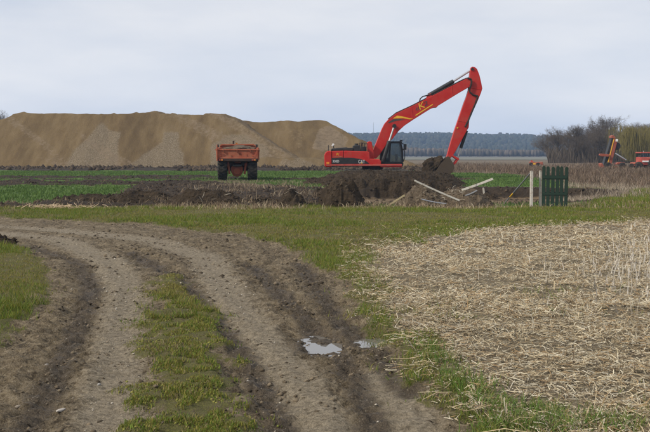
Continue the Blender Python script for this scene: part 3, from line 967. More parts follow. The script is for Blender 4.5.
heap(hx(140, 31), 31, 1.4, 1.2, 0.32, 6, "long low ridge of dark soil left of the broad heap", power=1.8, rough=0.55)
heap(hx(78, 31.5), 31.5, 1.5, 1.0, 0.22, 7, "lowest dark soil ridge at the wheat field's near edge on the left", power=1.8, rough=0.6)
deb = heap(hx(420, 29.4), 29.4, 0.85, 1.2, 0.80, 8, "brown rubble heap with boards lying across it, left peak", M_SOILB, power=1.35, rough=0.30, peak=(0.1, 0))
heap(hx(462, 29.6), 29.6, 1.05, 1.0, 0.58, 9, "brown rubble heap beneath the raised white beam, right peak", M_SOILB, power=1.4, rough=0.45)
heap(hx(486, 44.5), 44.5, 0.8, 0.7, 0.36, 10, "little dark soil mound at the foot of the white stub in the pit", power=1.6, rough=0.4)
heap(hx(-6, 16.9), 16.9, 0.45, 0.6, 0.16, 13, "dark crumbled soil patch at the left edge above the grass verge", power=1.6, rough=0.6, st=0.05)

# ================================================================== SAND AND GRAVEL PILES
def gravel_mat():
    t = NT("quarry_sand"); o = t.obj()
    n1 = t.noise(0.25, 5, 0.6, t.obj((1.0, 0.35, 0.35))); n2 = t.noise(2.2, 6, 0.7, o); n3 = t.noise(7.5, 6, 0.8, o)
    n4 = t.noise(0.55, 5, 0.65, t.obj((1.6, 0.30, 0.55)))
    sand = t.ramp(t.math('ADD', t.math('ADD', t.math('MULTIPLY', n1, .35), t.math('MULTIPLY', n4, .40)), t.math('MULTIPLY', n3, .25)), [(0.38, (0.096, 0.064, 0.031)), (0.5, (0.142, 0.098, 0.048)), (0.62, (0.190, 0.138, 0.074))])
    a = t.sep(t.attr("mask_a").outputs["Color"])
    grav = t.ramp(n3, [(0.40, (0.100, 0.074, 0.045)), (0.52, (0.178, 0.140, 0.093)), (0.64, (0.32, 0.27, 0.20))])
    c = t.mix(t.math('MULTIPLY', smooth_step_node(t, a[0], t.math('ADD', t.math('MULTIPLY', n2, .5), t.math('MULTIPLY', n3, .5)), 1.1, 0.25, 0.85), .85), sand, grav)
    dark = t.ramp(n2, [(0.3, (0.12, 0.088, 0.054)), (0.6, (0.20, 0.150, 0.098))])
    c = t.mix(smooth_step_node(t, a[1], n2, 0.6), c, dark)
    c = t.mix(smooth_step_node(t, a[2], n2, 0.5), c, t.mix(n2, (0.19, 0.138, 0.075), (0.27, 0.205, 0.125)))
    hgt = t.math('ADD', n3, t.math('MULTIPLY', n2, .6))
    return t.done(t.bsdf(c, 0.95, t.bump(hgt, 0.7, 0.18), spec=0.12))
M_SAND = gravel_mat()

def pile(name, xr, yr, hfun, maskfun, label, stx, sty):
    xs = np.arange(xr[0], xr[1], stx); ys = np.arange(yr[0], yr[1], sty)
    X, Y = np.meshgrid(xs, ys); X = X.ravel(); Y = Y.ravel()
    Z = hfun(X, Y)
    id_ = np.arange(len(X)).reshape(len(ys), len(xs))
    Q = np.stack([id_[:-1, :-1], id_[:-1, 1:], id_[1:, 1:], id_[1:, :-1]], -1).reshape(-1, 4)
    keep = (Z[Q] > -0.45).any(1); Q = Q[keep]
    me = np_mesh(name, np.stack([X - xr[0], Y - yr[0], Z], 1), Q, M_SAND, smooth=True, attrs={"mask_a": maskfun(X, Y, Z)})
    ob = link(name, me, None, (xr[0], yr[0], 0))
    tag(ob, label, "gravel pile", "sand and gravel piles")
    return ob

def prof(u, pts):
    a = np.array(pts); return np.interp(u, a[:, 0], a[:, 1])

TOP1 = [(-260, 168), (-120, 150), (-40, 134), (0, 122), (14, 117), (27, 113.4), (60, 113.6), (100, 114.6), (138, 113.6), (150, 112.2), (162, 114), (200, 114.8), (226, 116.6), (238, 121), (270, 140), (300, 160), (312, 168)]
def h1(X, Y):
    u = 325 + FPX * X / 124.0
    ztop = EYE + (155 - prof(u, TOP1)) * 124.0 / FPX
    toe = 113.5 + 1.2 * (fbm(X * 0.15, Y * 0, 3, 301) - .5)
    gul = 0.6 * (fbm(X * 0.16, Y * 0.02, 4, 303) - .5) + 0.25 * (fbm(X * 0.7 + 0.05 * Y, Y * 0.10, 3, 305) - .5)
    front = (Y - toe) * 0.69 + gul
    back = (158 - Y) * 0.6
    crest = 0.12 * (fbm(X * 0.5, Y * 0.5, 4, 307) - .5) + 0.35 * sst(fbm(X * 0.33, Y * 0.3, 3, 309), .56, .66)
    z = np.minimum(np.minimum(front, back), ztop + crest)
    return z + 0.24 * (fbm(X * 1.1, Y * 1.1, 5, 311, .65) - .5)
PATCH = [[(60, 170), (96, 124), (101, 121), (108, 130), (121, 131), (120, 150), (118, 170)],
         [(122, 170), (150, 148), (162, 141), (163, 131), (178, 131), (182, 150), (184, 170)],
         [(210, 170), (210, 143), (232, 133), (250, 134), (268, 146), (268, 170)]]
def m1(X, Y, Z):
    u, v = pix(X, Y, Z)
    ju = 8 * (fbm(X * 0.5, Z * 0.5, 3, 313) - .5)
    g = np.zeros_like(X)
    for p in PATCH:
        g = np.maximum(g, sst(-(sd_poly(u + ju, v, np.array(p)) ), -2.5, 4.0))
    dk = sst(fbm(X * 0.12 + Z * 0.22, Z * 0.05, 3, 315), 0.58, 0.70) * 0.5 + sst(-(sd_poly(u, v, np.array([(240, 118), (268, 123), (282, 140), (262, 132)]))), -1, 2)
    lt = sst(-(d_line(u, v, [(230, 118), (262, 140), (292, 168)]) - 2.0), -4, 2) * 0.5
    return np.stack([g, dk, lt], 1)
pile("sand_pile", (-104, 2), (109, 160), h1, m1, "huge flat topped brown sand pile with grey gravel patches behind the dumper", 0.42, 0.42)

TOP2 = [(180, 168), (215, 130), (240, 121.5), (262, 122.8), (285, 121.5), (300, 122), (318, 120.5), (326, 121.2), (345, 132), (356, 139), (378, 151), (400, 161), (418, 168)]
def h2(X, Y):
    u = 325 + FPX * X / 133.0
    ztop = EYE + (155 - prof(u, TOP2)) * 133.0 / FPX
    toe = 117.5 + 1.5 * (fbm(X * 0.2, Y * 0, 3, 321) - .5)
    ramp_ = (Y - toe) * 0.48
    gul = 1.0 * (fbm(X * 0.22 + 0.06 * Y, Y * 0.05, 4, 323) - .5) + 0.25 * (fbm(X * 0.9, Y * 0.4, 3, 325) - .5)
    back = (168 - Y) * 0.5
    z = np.minimum(np.minimum(ramp_ + gul, back), ztop + 0.35 * (fbm(X * .6, Y * .6, 4, 327) - .5))
    # low lumpy apron in front
    ua = 325 + FPX * X / 113.0
    ap = np.minimum((Y - 110.5 - 2 * (fbm(X * .25, Y * 0, 3, 331) - .5)) * 0.6, 1.35 * sst(ua, 238, 262) * (1 - sst(ua, 335, 420)) + 0.55 * (fbm(X * .4, Y * .4, 4, 333) - .5)) - 0.1
    ap = np.where(Y > 121, ap - (Y - 121) * 0.3, ap)
    z = np.maximum(z, ap)
    return z + 0.34 * (fbm(X * 0.9, Y * 0.9, 5, 335, .6) - .5)
def m2(X, Y, Z):
    u, v = pix(X, Y, Z)
    g = sst(fbm(X * 0.25, Z * 0.3, 4, 341), 0.58, 0.7) * 0.7
    dk = sst(-(sd_poly(u, v, np.array([(310, 150), (318, 128), (330, 124), (350, 138), (345, 150), (330, 152)]))), -3, 5) * 0.9
    lt = np.maximum(sst(-(sd_poly(u, v, np.array([(268, 126), (312, 124), (306, 150), (285, 160), (262, 150)]))), -4, 6) * sst(fbm(X * .6 + .4 * Z, Z * .2, 3, 343), .35, .6), 0.6 * sst(v, 158, 164))
    return np.stack([g, dk, lt * 0.42], 1)
pile("sand_pile", (-22, 16), (107, 170), h2, m2, "lower uneven sand pile with a bulldozed ramp behind the excavator's tail", 0.40, 0.40)

# ================================================================== FAR WOODED HILL
hxs = np.linspace(-2200, 2200, 120); hys = np.linspace(930, 2600, 40)
HX, HY = np.meshgrid(hxs, hys); HX = HX.ravel(); HY = HY.ravel()
def hillz(x, y):
    ridge = 25 + 5 * (fbm(x * 0.004, y * 0 + 1.7, 3, 401) - .5) * 2 + 3.0 * np.sin(x * 0.0075 + 0.8)
    return -0.6 + ridge * sst(y, 960, 1380)
t = NT("woodland_floor"); o = t.obj()
M_HILL = t.done(t.bsdf(t.mix(t.noise(0.05, 4, .6, o), (0.045, 0.042, 0.028), (0.075, 0.066, 0.045)), 0.95))
id_ = np.arange(len(HX)).reshape(40, 120)
hill = link("hill", np_mesh("hill", np.stack([HX, HY, hillz(HX, HY)], 1), np.stack([id_[:-1, :-1], id_[:-1, 1:], id_[1:, 1:], id_[1:, :-1]], -1).reshape(-1, 4), M_HILL, smooth=True))
tag(hill, "long low hill on the horizon behind the fields", "hill", kind="structure")

_bm = bmesh.new(); bmesh.ops.create_icosphere(_bm, subdivisions=1, radius=1.0)
ICO_V = np.array([(Matrix.Rotation(.55, 3, 'X') @ Matrix.Rotation(.4, 3, 'Y') @ v.co)[:] for v in _bm.verts]); ICO_F = np.array([[v.index for v in f.verts] for f in _bm.faces]); _bm.free()
def crowns(x, y, z, hgt, rad, c, per=0):
    """far tree crowns: uneven rounded masses"""
    n = len(x); k = len(ICO_V)
    j = 0.86 + 0.28 * rng.random((n, k, 1))
    V = ICO_V[None] * j * np.stack([rad, rad, hgt * 0.48], 1)[:, None, :]
    V = V + np.stack([x, y, z + hgt * 0.52], 1)[:, None, :]
    F = (np.arange(n)[:, None, None] * k + ICO_F[None]).reshape(-1, 3)
    T = np.repeat(c, k, 0) * (0.8 + 0.4 * rng.random((n * k, 1)))
    return V.reshape(-1, 3), F, T
M_FAR = attr_mat("far_wood_twigs", 0.95, 0.0, 0.05)
n = 9500
x = rng.random(n) * 2000 - 900; y = 1000 + 430 * rng.random(n) ** 0.8
u = 325 + FPX * x / y; keep = (u > -60) & (u < 760); x, y = x[keep], y[keep]; n = len(x)
f1 = crowns(x, y, hillz(x, y), 8 + 3 * rng.random(n), 2.2 + 1.6 * rng.random(n), pick([(0.034, 0.038, 0.028), (0.042, 0.042, 0.032), (0.028, 0.034, 0.026)], n), 60)
# taller trees breaking the skyline
n = 60
u = np.concatenate([rng.normal(517, 9, 22), rng.random(38) * 420 + 330]); y = np.full(n, 1395.) + rng.random(n) * 30; x = (u - 325) / FPX * y
f2 = crowns(x, y, hillz(x, y), np.where(np.arange(n) < 22, 11 + 3.5 * rng.random(n), 8.5 + 3 * rng.random(n)), 4.0 + 2.5 * rng.random(n), pick([(0.045, 0.045, 0.034), (0.05, 0.045, 0.036)], n), 130)
V, F, T = merge([f1, f2])
fw = link("hill_wood", np_mesh("hill_wood", V, F, M_FAR, T, smooth=True))
tag(fw, "dark bluish woodland covering the distant hill", "woodland", kind="stuff")
n = 5200
y = 690 + 110 * rng.random(n); x = rng.random(n) * 1000 - 500; u = 325 + FPX * x / y
keep = (u > 300) & (u < 800) & (rng.random(n) < .5 + .5 * sst(fbm(x * .02, y * .02, 3, 411), .4, .5)); x, y = x[keep], y[keep]; n = len(x)
f3 = crowns(x, y, np.full(n, 0.0), 6.0 + 4 * rng.random(n) * sst(fbm(x * 0.012, y * 0, 3, 413), .2, .7), 1.0 + 0.9 * rng.random(n), pick([(0.080, 0.065, 0.050), (0.092, 0.074, 0.058), (0.068, 0.057, 0.044)], n), 90)
V, F, T = f3
fw2 = link("valley_wood", np_mesh("valley_wood", V, F, M_FAR, T, smooth=True))
tag(fw2, "brownish bare woodland along the foot of the hill", "woodland", kind="stuff")

# pale far field strip before the wood
mb = MB()
t = NT("pale_far_field"); o = t.obj()
M_PALE = t.done(t.bsdf(t.mix(t.noise(.05, 4, .6, o), (0.105, 0.105, 0.078), (0.16, 0.155, 0.12)), .95))
mb.add([(20, 300, 0.10), (400, 300, 0.10), (600, 660, 0.10), (-60, 660, 0.10), (-60, 430, 0.10)], [(0, 1, 2, 3, 4)])
pf = mb.build("field", M_PALE); tag(pf, "pale grey green far field in front of the distant woods", "field", kind="structure")

# ================================================================== BARE TREES
M_BARK = soil_mat("grey_brown_bark", (0.040, 0.034, 0.027), (0.075, 0.063, 0.050), (0.115, 0.098, 0.080))
t = NT("bare_twigs"); o = t.obj()
M_TWIG = t.done(t.bsdf(t.mix(t.noise(.8, 3, .6, o), (0.085, 0.068, 0.053), (0.140, 0.113, 0.088)), .9, spec=.1))
t = NT("willow_shoots"); o = t.obj()
M_WILLOW = t.done(t.bsdf(t.mix(t.noise(.9, 3, .6, o), (0.135, 0.115, 0.036), (0.215, 0.180, 0.055)), .8, spec=.1))

def seg_tubes(segs, nside=3):
    """segs: list of (p0,p1,r0,r1) -> numpy mesh arrays"""
    P0 = np.array([s[0] for s in segs]); P1 = np.array([s[1] for s in segs]); R0 = np.array([s[2] for s in segs]); R1 = np.array([s[3] for s in segs])
    D = P1 - P0; D /= np.linalg.norm(D, axis=1, keepdims=True) + 1e-9
    ref = np.where(np.abs(D[:, 2:3]) < 0.9, np.array([[0, 0, 1.]]), np.array([[1., 0, 0]]))
    Aa = np.cross(D, ref); Aa /= np.linalg.norm(Aa, axis=1, keepdims=True) + 1e-9
    Bb = np.cross(D, Aa)
    V = np.zeros((len(segs), 2 * nside, 3))
    for i in range(nside):
        tt = 2 * math.pi * i / nside
        off = Aa * math.cos(tt) + Bb * math.sin(tt)
        V[:, i] = P0 + off * R0[:, None]; V[:, i + nside] = P1 + off * R1[:, None]
    b = np.arange(len(segs))[:, None] * 2 * nside
    F = np.concatenate([b + [i, (i + 1) % nside, (i + 1) % nside + nside, i + nside] for i in range(nside)], 0)
    return V.reshape(-1, 3), F

def bare_tree_meshes(seed, Ht, spread, multi=1):
    r = random.Random(seed)
    trunk, crown = [], []
    def grow(p, d, L, rad, level, maxl):
        nseg = 4 if level < 2 else (2 if level < 4 else 1)
        pts = [p]; dd = d.copy()
        for i in range(nseg):
            wob = 0.10 + 0.06 * level
            dd = (dd + Vector((r.gauss(0, wob), r.gauss(0, wob), r.gauss(0, wob * .6) + (0.05 if level < 3 else 0.02)))).normalized()
            pts.append(pts[-1] + dd * (L / nseg))
        tgt = trunk if level <= 1 else crown
        for i in range(nseg):
            ra = rad * (1 - 0.75 * i / nseg); rb = rad * (1 - 0.75 * (i + 1) / nseg)
            tgt.append((tuple(pts[i]), tuple(pts[i + 1]), ra, rb))
        if level >= maxl: return
        nb = [14, 8, 7, 5][level]
        for k in range(nb):
            f = r.uniform(0.28 if level == 0 else 0.2, 1.0)
            fi = min(nseg - 1, int(f * nseg)); q = pts[fi].lerp(pts[fi + 1], f * nseg - fi)
            ax = dd.orthogonal().normalized(); ax.rotate(Matrix.Rotation(r.uniform(0, 6.283), 3, dd))
            ang = math.radians(r.uniform(28, 62) if level > 0 else r.uniform(25, 55)) * spread
            nd = (dd * math.cos(ang) + ax * math.sin(ang)).normalized()
            nl = L * (r.uniform(0.42, 0.62) if level > 0 else r.uniform(0.46, 0.66) * (1.15 - 0.45 * f))
            grow(q, nd, nl, max(0.012, rad * (0.5 if level == 0 else .52) * (1 - 0.4 * f)), level + 1, maxl)
    for k in range(multi):
        a = r.uniform(0, 6.28); tilt = 0.0 if multi == 1 else r.uniform(.08, .22)
        grow(Vector((0.35 * k * math.cos(a), 0.35 * k * math.sin(a), -0.15)), Vector((math.cos(a) * tilt, math.sin(a) * tilt, 1)).normalized(), Ht * r.uniform(.62, .72), Ht * 0.019, 0, 4 if multi == 1 else 3)
    V, F = seg_tubes(trunk, 6); tm = np_mesh("trunk", V, F, M_BARK, smooth=True)
    V, F = seg_tubes(crown, 3); cm = np_mesh("crown", V, F, M_TWIG)
    return tm, cm

TREES = [bare_tree_meshes(s, 10.5, sp, 1) for s, sp in ((3, 0.85), (8, 0.75), (15, 0.95), (21, 0.8))]
def bare_tree(kind, x, y, k, rz, label):
    tm, cm = TREES[kind]
    r = empty("bare_tree", (x, y, H(x, y) if y < 130 else -0.05), rz)
    r.scale = (k * 1.28, k * 1.28, k)
    link("trunk", tm, r); link("crown", cm, r)
    tag(r, label, "tree", "bare trees at the field's edge")
# (u, top v, distance) of each tree in the clump at the right
spots = [(551, 128, 205, "leftmost low bare tree of the grove, at its sloping left end"),
         (560, 126, 196, "second bare tree from the left end of the grove"),
         (568, 123, 210, "bare tree third from the left end of the grove"),
         (577, 123.5, 192, "dark bare tree just left of the grove's dip, left half"),
         (586, 121.5, 205, "bare tree in the grove between the dip and its tallest crowns"),
         (593, 120, 215, "broad bare tree directly left of the grove's tallest crown"),
         (601, 116, 222, "bare tree whose crown is one of the two tallest, above the orange conveyor"),
         (609, 114.5, 226, "tallest bare tree of the grove, standing above the orange conveyor"),
         (617, 121, 205, "bare tree between the tallest crown and the yellowish willow"),
         (625, 123, 214, "bare tree partly behind the left side of the willow"),
         (634, 122, 224, "bare tree rising just behind the willow's top"),
         (645, 121, 218, "bare tree behind the willow at the right picture edge"),
         (572, 130, 186, "short bare tree in front at the left part of the grove"),
         (596, 129, 184, "short bare tree in front, left of the orange conveyor"),
         (612, 130, 186, "short bare tree in front, directly behind the conveyor's top"),
         (664, 120, 214, "bare tree beyond the right picture edge next to the tractor")]
for i, (u, v, d, lab) in enumerate(spots):
    hgt = (EYE + (155 - v) * d / FPX) * .94
    bare_tree(i % 4, hx(u, d), d, hgt / 10.0, i * 1.3, lab)
bare_tree(1, hx(2, 260), 260, (EYE + (155 - 113.5) * 260 / FPX) / 10.0, 0.4, "bare tree top showing behind the sand pile's left end")
bare_tree(2, hx(-16, 265), 265, (EYE + (155 - 115) * 265 / FPX) / 10.0, 2.4, "bare tree behind the sand pile at the left picture edge")

# undergrowth in the grove
n = 9000
x = hx(548 + 130 * rng.random(n), 200) ; y = 182 + 40 * rng.random(n)
x = (548 + 125 * rng.random(n) - 325) / FPX * y
V, F, T = blade_geo(x, y, np.full(n, -0.05), 1.0 + 3.6 * rng.random(n) ** 1.5, 0.06 + 0.07 * rng.random(n), rng.normal(0, .5, n), .5 * rng.random(n), pick([(0.100, 0.080, 0.062), (0.080, 0.065, 0.051), (0.13, 0.105, 0.08)], n), two=True)
ug = link("grove_undergrowth", np_mesh("grove_undergrowth", V, F, M_STEM, T))
tag(ug, "brown leafless brush under the grove of bare trees", "brush", kind="stuff")

def willow(x, y, Ht, seed, label):
    r = random.Random(seed); trunk = []; cr = []
    root = empty("willow_tree", (x, y, -0.05))
    for k in range(16):
        a = r.uniform(0, 6.28); tilt = r.uniform(.1, .75)
        p = Vector((0, 0, Ht * .16)); d = Vector((math.cos(a) * tilt, math.sin(a) * tilt, 1)).normalized()
        L = Ht * r.uniform(.45, .72); rad = Ht * .012
        pts = [p]
        for i in range(5):
            d = (d + Vector((r.gauss(0, .1), r.gauss(0, .1), -0.03 * i))).normalized(); pts.append(pts[-1] + d * L / 5)
        for i in range(5): trunk.append((tuple(pts[i]), tuple(pts[i + 1]), rad * (1 - .18 * i), rad * (1 - .18 * (i + 1))))
        for j in range(95):
            f = r.uniform(.25, 1) * 5; i = min(4, int(f)); q = pts[i].lerp(pts[i + 1], f - i)
            aa = r.uniform(0, 6.28); out = Vector((math.cos(aa), math.sin(aa), r.uniform(0, .8))).normalized()
            q2 = q + out * Ht * r.uniform(.04, .13)
            cr.append((tuple(q), tuple(q2), .02, .014))
            hang = min(q2.z - 0.5, Ht * r.uniform(.12, .42)); q3 = q2
            for s in range(3):
                q4 = q3 + Vector((r.gauss(0, .10) + out.x * .12, r.gauss(0, .10) + out.y * .12, -hang / 3))
                cr.append((tuple(q3), tuple(q4), .017, .017 if s < 2 else .006)); q3 = q4
    trunk.append(((0, 0, -.1), (0, 0, Ht * .2), Ht * .045, Ht * .035))
    V, F = seg_tubes(trunk, 6); link("trunk", np_mesh("trunk", V, F, M_BARK, smooth=True), root)
    V, F = seg_tubes(cr, 3); link("crown", np_mesh("crown", V, F, M_WILLOW), root)
    tag(root, label, "tree", "willows behind the tractor")
willow(hx(635, 172), 172, (EYE + (155 - 121.5) * 172 / FPX) * 1.22, 5, "yellowish weeping willow behind the red tractor, left of two")
willow(hx(659, 176), 176, (EYE + (155 - 121) * 176 / FPX) * 1.22, 6, "yellowish weeping willow cut by the right picture edge")

# thin mast on the hill
mb = MB(); q = at(373.5, 133, 1390)
mb.tube((q.x, 1390, 15), (q.x, 1390, EYE + (155 - 122.5) * 1390 / FPX), 0.45, 0.2, 6)
t = NT("mast_steel"); ms = mb.build("radio_mast", t.done(t.bsdf((0.25, 0.26, 0.28), .5, metal=.3)), None, origin=(q.x, 1390, 15))
tag(ms, "thin radio mast on the far hill's skyline left of the boom", "mast")

# ================================================================== HAZE
t = NT("haze_air")
pv = t.n("ShaderNodeVolumePrincipled")
pv.inputs["Color"].default_value = (0.46, 0.66, 1.0, 1)
pv.inputs["Density"].default_value = 0.00027
pv.inputs["Anisotropy"].default_value = 0.0
t.l(pv.outputs[0], t.out.inputs["Volume"])
mb = MB().box((-3050, -70, -2.0), (3050, 4250, 60))
hz = mb.build("haze", t.m); tag(hz, "faint bluish haze over the whole landscape", "haze", kind="stuff")
# ================================================================== MACHINES
M_RED = paint_mat("red_machine_paint", (0.47, 0.014, 0.009), 0.42, (0.15, 0.070, 0.042), 0.55, 1.6, 0.28)
M_REDT = paint_mat("red_paint_dusty", (0.40, 0.060, 0.042), 0.5, (0.28, 0.20, 0.14), 0.6, 3.0, 0.35)
M_BLACK = paint_mat("black_paint", (0.014, 0.014, 0.015), 0.45, (0.05, 0.045, 0.04), 0.4, 4.0, 0.4)
M_RUBBER = paint_mat("dirty_rubber", (0.020, 0.019, 0.018), 0.8, (0.09, 0.07, 0.05), 0.75, 4.0, 0.2)
M_STEEL = paint_mat("bright_steel", (0.55, 0.55, 0.56), 0.28, (0.30, 0.28, 0.25), 0.3, 5.0, 0.5, 0.8)
M_TRACK = paint_mat("worn_track_steel", (0.16, 0.145, 0.125), 0.55, (0.12, 0.09, 0.06), 0.7, 5.0, 0.4, 0.4)
M_YEL = paint_mat("yellow_decal", (0.75, 0.42, 0.02), 0.45, (0.4, 0.2, 0.05), 0.25, 6.0)
M_DECAL = paint_mat("dark_decal", (0.05, 0.045, 0.045), 0.5, (0.12, 0.05, 0.04), 0.3, 6.0)
M_WHITE = paint_mat("white_lettering", (0.75, 0.75, 0.74), 0.5, (0.4, 0.36, 0.3), 0.2, 6.0)
M_AMBER = paint_mat("amber_lens", (0.75, 0.24, 0.02), 0.25, (0.3, 0.15, 0.05), 0.2, 6.0)
M_ORANGE = paint_mat("faded_orange_paint", (0.36, 0.085, 0.042), 0.65, (0.26, 0.165, 0.095), 0.9, 2.6, 0.25)
M_ORANGE2 = paint_mat("rusty_orange_paint", (0.24, 0.060, 0.030), 0.7, (0.10, 0.06, 0.035), 0.8, 4.0, 0.2)
M_CHASSIS = paint_mat("grimy_chassis", (0.045, 0.026, 0.020), 0.8, (0.06, 0.045, 0.03), 0.6, 4.0, 0.2)
t = NT("cab_glass")
gl = t.n("ShaderNodeBsdfGlossy"); gl.inputs["Roughness"].default_value = 0.05; gl.inputs["Color"].default_value = (0.8, 0.85, 0.9, 1)
tp = t.n("ShaderNodeBsdfTransparent"); tp.inputs["Color"].default_value = (0.62, 0.68, 0.70, 1)
ms_ = t.n("ShaderNodeMixShader"); fr = t.n("ShaderNodeFresnel"); fr.inputs["IOR"].default_value = 1.45
t.l(fr.outputs[0], ms_.inputs[0]); t.l(tp.outputs[0], ms_.inputs[1]); t.l(gl.outputs[0], ms_.inputs[2])
M_GLASS = t.done(ms_.outputs[0])

# ------------------------------------------------------------------ excavator
YE = 66.0
def E(u, v):
    p = at(u, v, YE); return (p.x, p.z)
def E3(u, v, y):
    p = at(u, v, YE); return Vector((p.x, y, p.z))
def PL(pts): return [E(*p) for p in pts]
ex = empty("excavator", (EXC[0], YE, -0.40))
tag(ex, "large red crawler excavator with raised long boom and dirt filled bucket", "excavator")

# tracks
for yy in (64.75, 67.25):
    x0, x1, zb, zt = E(342, 170)[0], E(342, 170)[0] + 5.0, -0.40, 0.58
    rr = (zt - zb) / 2; zc = (zb + zt) / 2
    mb = MB(); Lst = (x1 - x0) - 2 * rr; per = 2 * Lst + 2 * math.pi * rr; ns = 52
    for i in range(ns):
        s = per * i / ns
        if s < Lst: c = (x0 + rr + s, zb); a = 0
        elif s < Lst + math.pi * rr:
            th = (s - Lst) / rr; c = (x1 - rr + rr * math.sin(th), zc - rr * math.cos(th)); a = -th
        elif s < 2 * Lst + math.pi * rr: c = (x1 - rr - (s - Lst - math.pi * rr), zt); a = math.pi
        else:
            th = (s - 2 * Lst - math.pi * rr) / rr; c = (x0 + rr - rr * math.sin(th), zc + rr * math.cos(th)); a = math.pi - th
        Mx = Matrix.Rotation(a, 3, 'Y')
        off = Mx @ Vector((0, 0, 0.035))
        mb.obox((c[0] + off.x, yy, c[1] + off.z), per / ns * 0.93, 0.62, 0.06, Mx)
        off = Mx @ Vector((0.06, 0, 0.008)); mb.obox((c[0] + off.x, yy, c[1] + off.z), 0.025, 0.62, 0.05, Mx)
    tr = mb.build("track", M_TRACK, ex)
    MB().box((x0 + .5, yy - .16, -.2), (x1 - .5, yy + .16, .36)).build("track_frame", M_BLACK, tr, 0.03)
    for cx_ in (x0 + rr, x1 - rr):
        MB().lathe([(0.05, -.2), (rr - .12, -.2), (rr - .06, -.1), (rr - .06, .1), (rr - .12, .2), (.05, .2)], (cx_, yy, zc)).build("track_wheel", M_BLACK, tr)
    for k in range(6):
        MB().lathe([(0.03, -.22), (.13, -.22), (.13, .22), (.03, .22)], (x0 + 1.0 + k * .6, yy, zb + .2), n=14).build("track_roller", M_BLACK, tr)
xm = E(372.5, 160)[0]
MB().lathe([(0.01, 0.0), (0.62, 0.0), (0.62, 0.12), (0.76, 0.14), (0.76, 0.34), (0.01, 0.34)], (xm, YE, 0.47), 'Z', 32).build("swing_ring", M_BLACK, ex)
MB().box((xm - .9, 65.0, 0.0), (xm + .9, 67.0, 0.47)).build("lower_frame", M_BLACK, ex, 0.04)

zb = E(350, 166.6)[1]
MB().box((E(327, 0)[0], 64.72, zb + .02), (E(400, 0)[0], 67.3, zb + .17)).build("deck", M_BLACK, ex, 0.02)
# counterweight
cw = MB().prism(PL([(324.6, 165.6), (324.3, 155), (325.4, 152.4), (327.6, 151), (331.6, 150.8), (331.6, 166.8), (326, 166.8)]), 64.60, 67.40).build("counterweight", M_RED, ex, 0.09, seg=4)
MB().obox(E3(327.9, 162.9, 64.585), .22, .03, .16).build("marker_lamp", M_AMBER, cw, .01)
MB().path([E3(328.4, 151.2, 64.85), E3(328.4, 145.4, 64.85), E3(328.4, 145.4, 65.5), E3(328.4, 151.2, 65.5)], .022).build("handrail", M_BLACK, cw)
# engine housing with near-side panels
eh = MB().prism(PL([(331.75, 166.0), (331.75, 151.2), (343.4, 150.8), (343.4, 166.0)]), 64.64, 67.36).build("engine_door", M_RED, ex, 0.05, seg=3)
eh2 = MB().prism(PL([(343.55, 166.0), (343.55, 150.8), (366.0, 151.4), (368.6, 152.2), (369.2, 158.6), (378.6, 159.2), (380.0, 161), (380.0, 166.0)]), 64.64, 65.55).build("side_housing", M_RED, ex, 0.05, seg=3)
MB().box((E(343.6, 0)[0], 65.56, E(0, 165)[1]), (E(366, 0)[0], 67.36, E(0, 151.3)[1])).build("engine_block_cover", M_RED, ex, 0.04)
MB().prism(PL([(330.3, 157.9), (341, 157.5), (352, 157.6), (359, 158.7), (365, 160.6), (368.6, 163.5), (332, 163.8)]), 64.625, 64.66).build("black_side_panel", M_BLACK, ex, 0.004)
MB().prism(PL([(326.5, 164.3), (400, 164.3), (400, 165.6), (326.5, 165.6)]), 64.585, 64.63).build("sill_strip", M_REDT, ex, 0.01)
MB().box((E(380, 0)[0] - .02, 64.66, E(0, 166.9)[1]), (E(401.5, 0)[0], 65.3, E(0, 164.0)[1])).build("step_box", M_RED, ex, 0.03)
ORI = ex.location
text_part("330D", .26, M_WHITE, ex, E3(335.6, 161.2, 64.618), ORI, .46)
text_part("CAT", .34, M_WHITE, ex, E3(360.8, 161.6, 64.618), ORI, .46)
MB().prism(PL([(360.1, 163.3), (361.7, 163.3), (360.9, 162.0)]), 64.600, 64.606).build("logo_triangle", M_YEL, ex)
MB().prism(PL([(333.0, 157.2), (334.6, 156.2), (341.0, 156.0), (342.8, 157.2)]), 64.632, 64.645).build("yellow_flash", M_ORANGE, ex)
text_part("K", .26, M_YEL, ex, E3(337.2, 154.2, 64.634), ORI, .26, shear=.25, name="logo")
for uu in (343.47,):
    MB().prism(PL([(uu - .1, 151.3), (uu + .1, 151.3), (uu + .1, 163.9), (uu - .1, 163.9)]), 64.655, 64.70).build("door_gap", M_BLACK, ex)
# top deck: hood, grille, exhaust, filter, rails
MB().prism(PL([(330.8, 151.1), (331.4, 148.6), (339, 148.0), (352.6, 147.6), (353, 150.9)]), 64.95, 67.1).build("engine_hood", M_BLACK, ex, .04)
MB().prism(PL([(336, 148.6), (347, 147.7), (347, 147.2), (336, 148.0)]), 65.2, 66.9).build("hood_vent", M_DECAL, ex, .01)
MB().prism(PL([(352.8, 151.3), (352.8, 145.6), (359.6, 145.2), (360.2, 151.3)]), 65.0, 66.6).build("radiator_box", M_BLACK, ex, .03)
MB().tube(E3(356.2, 145.6, 65.5), E3(356.2, 143.6, 65.5), .14, n=14).build("air_filter", M_BLACK, ex)
MB().path([E3(361.8, 151, 66.4), E3(361.8, 143.6, 66.4), E3(362.6, 142.6, 66.4)], .07, 8).build("exhaust_pipe", M_CHASSIS, ex)
MB().box((E(360.8, 0)[0], 65.0, E(0, 151.4)[1]), (E(366.4, 0)[0], 65.5, E(0, 146.6)[1])).build("tool_box", M_BLACK, ex, .03)
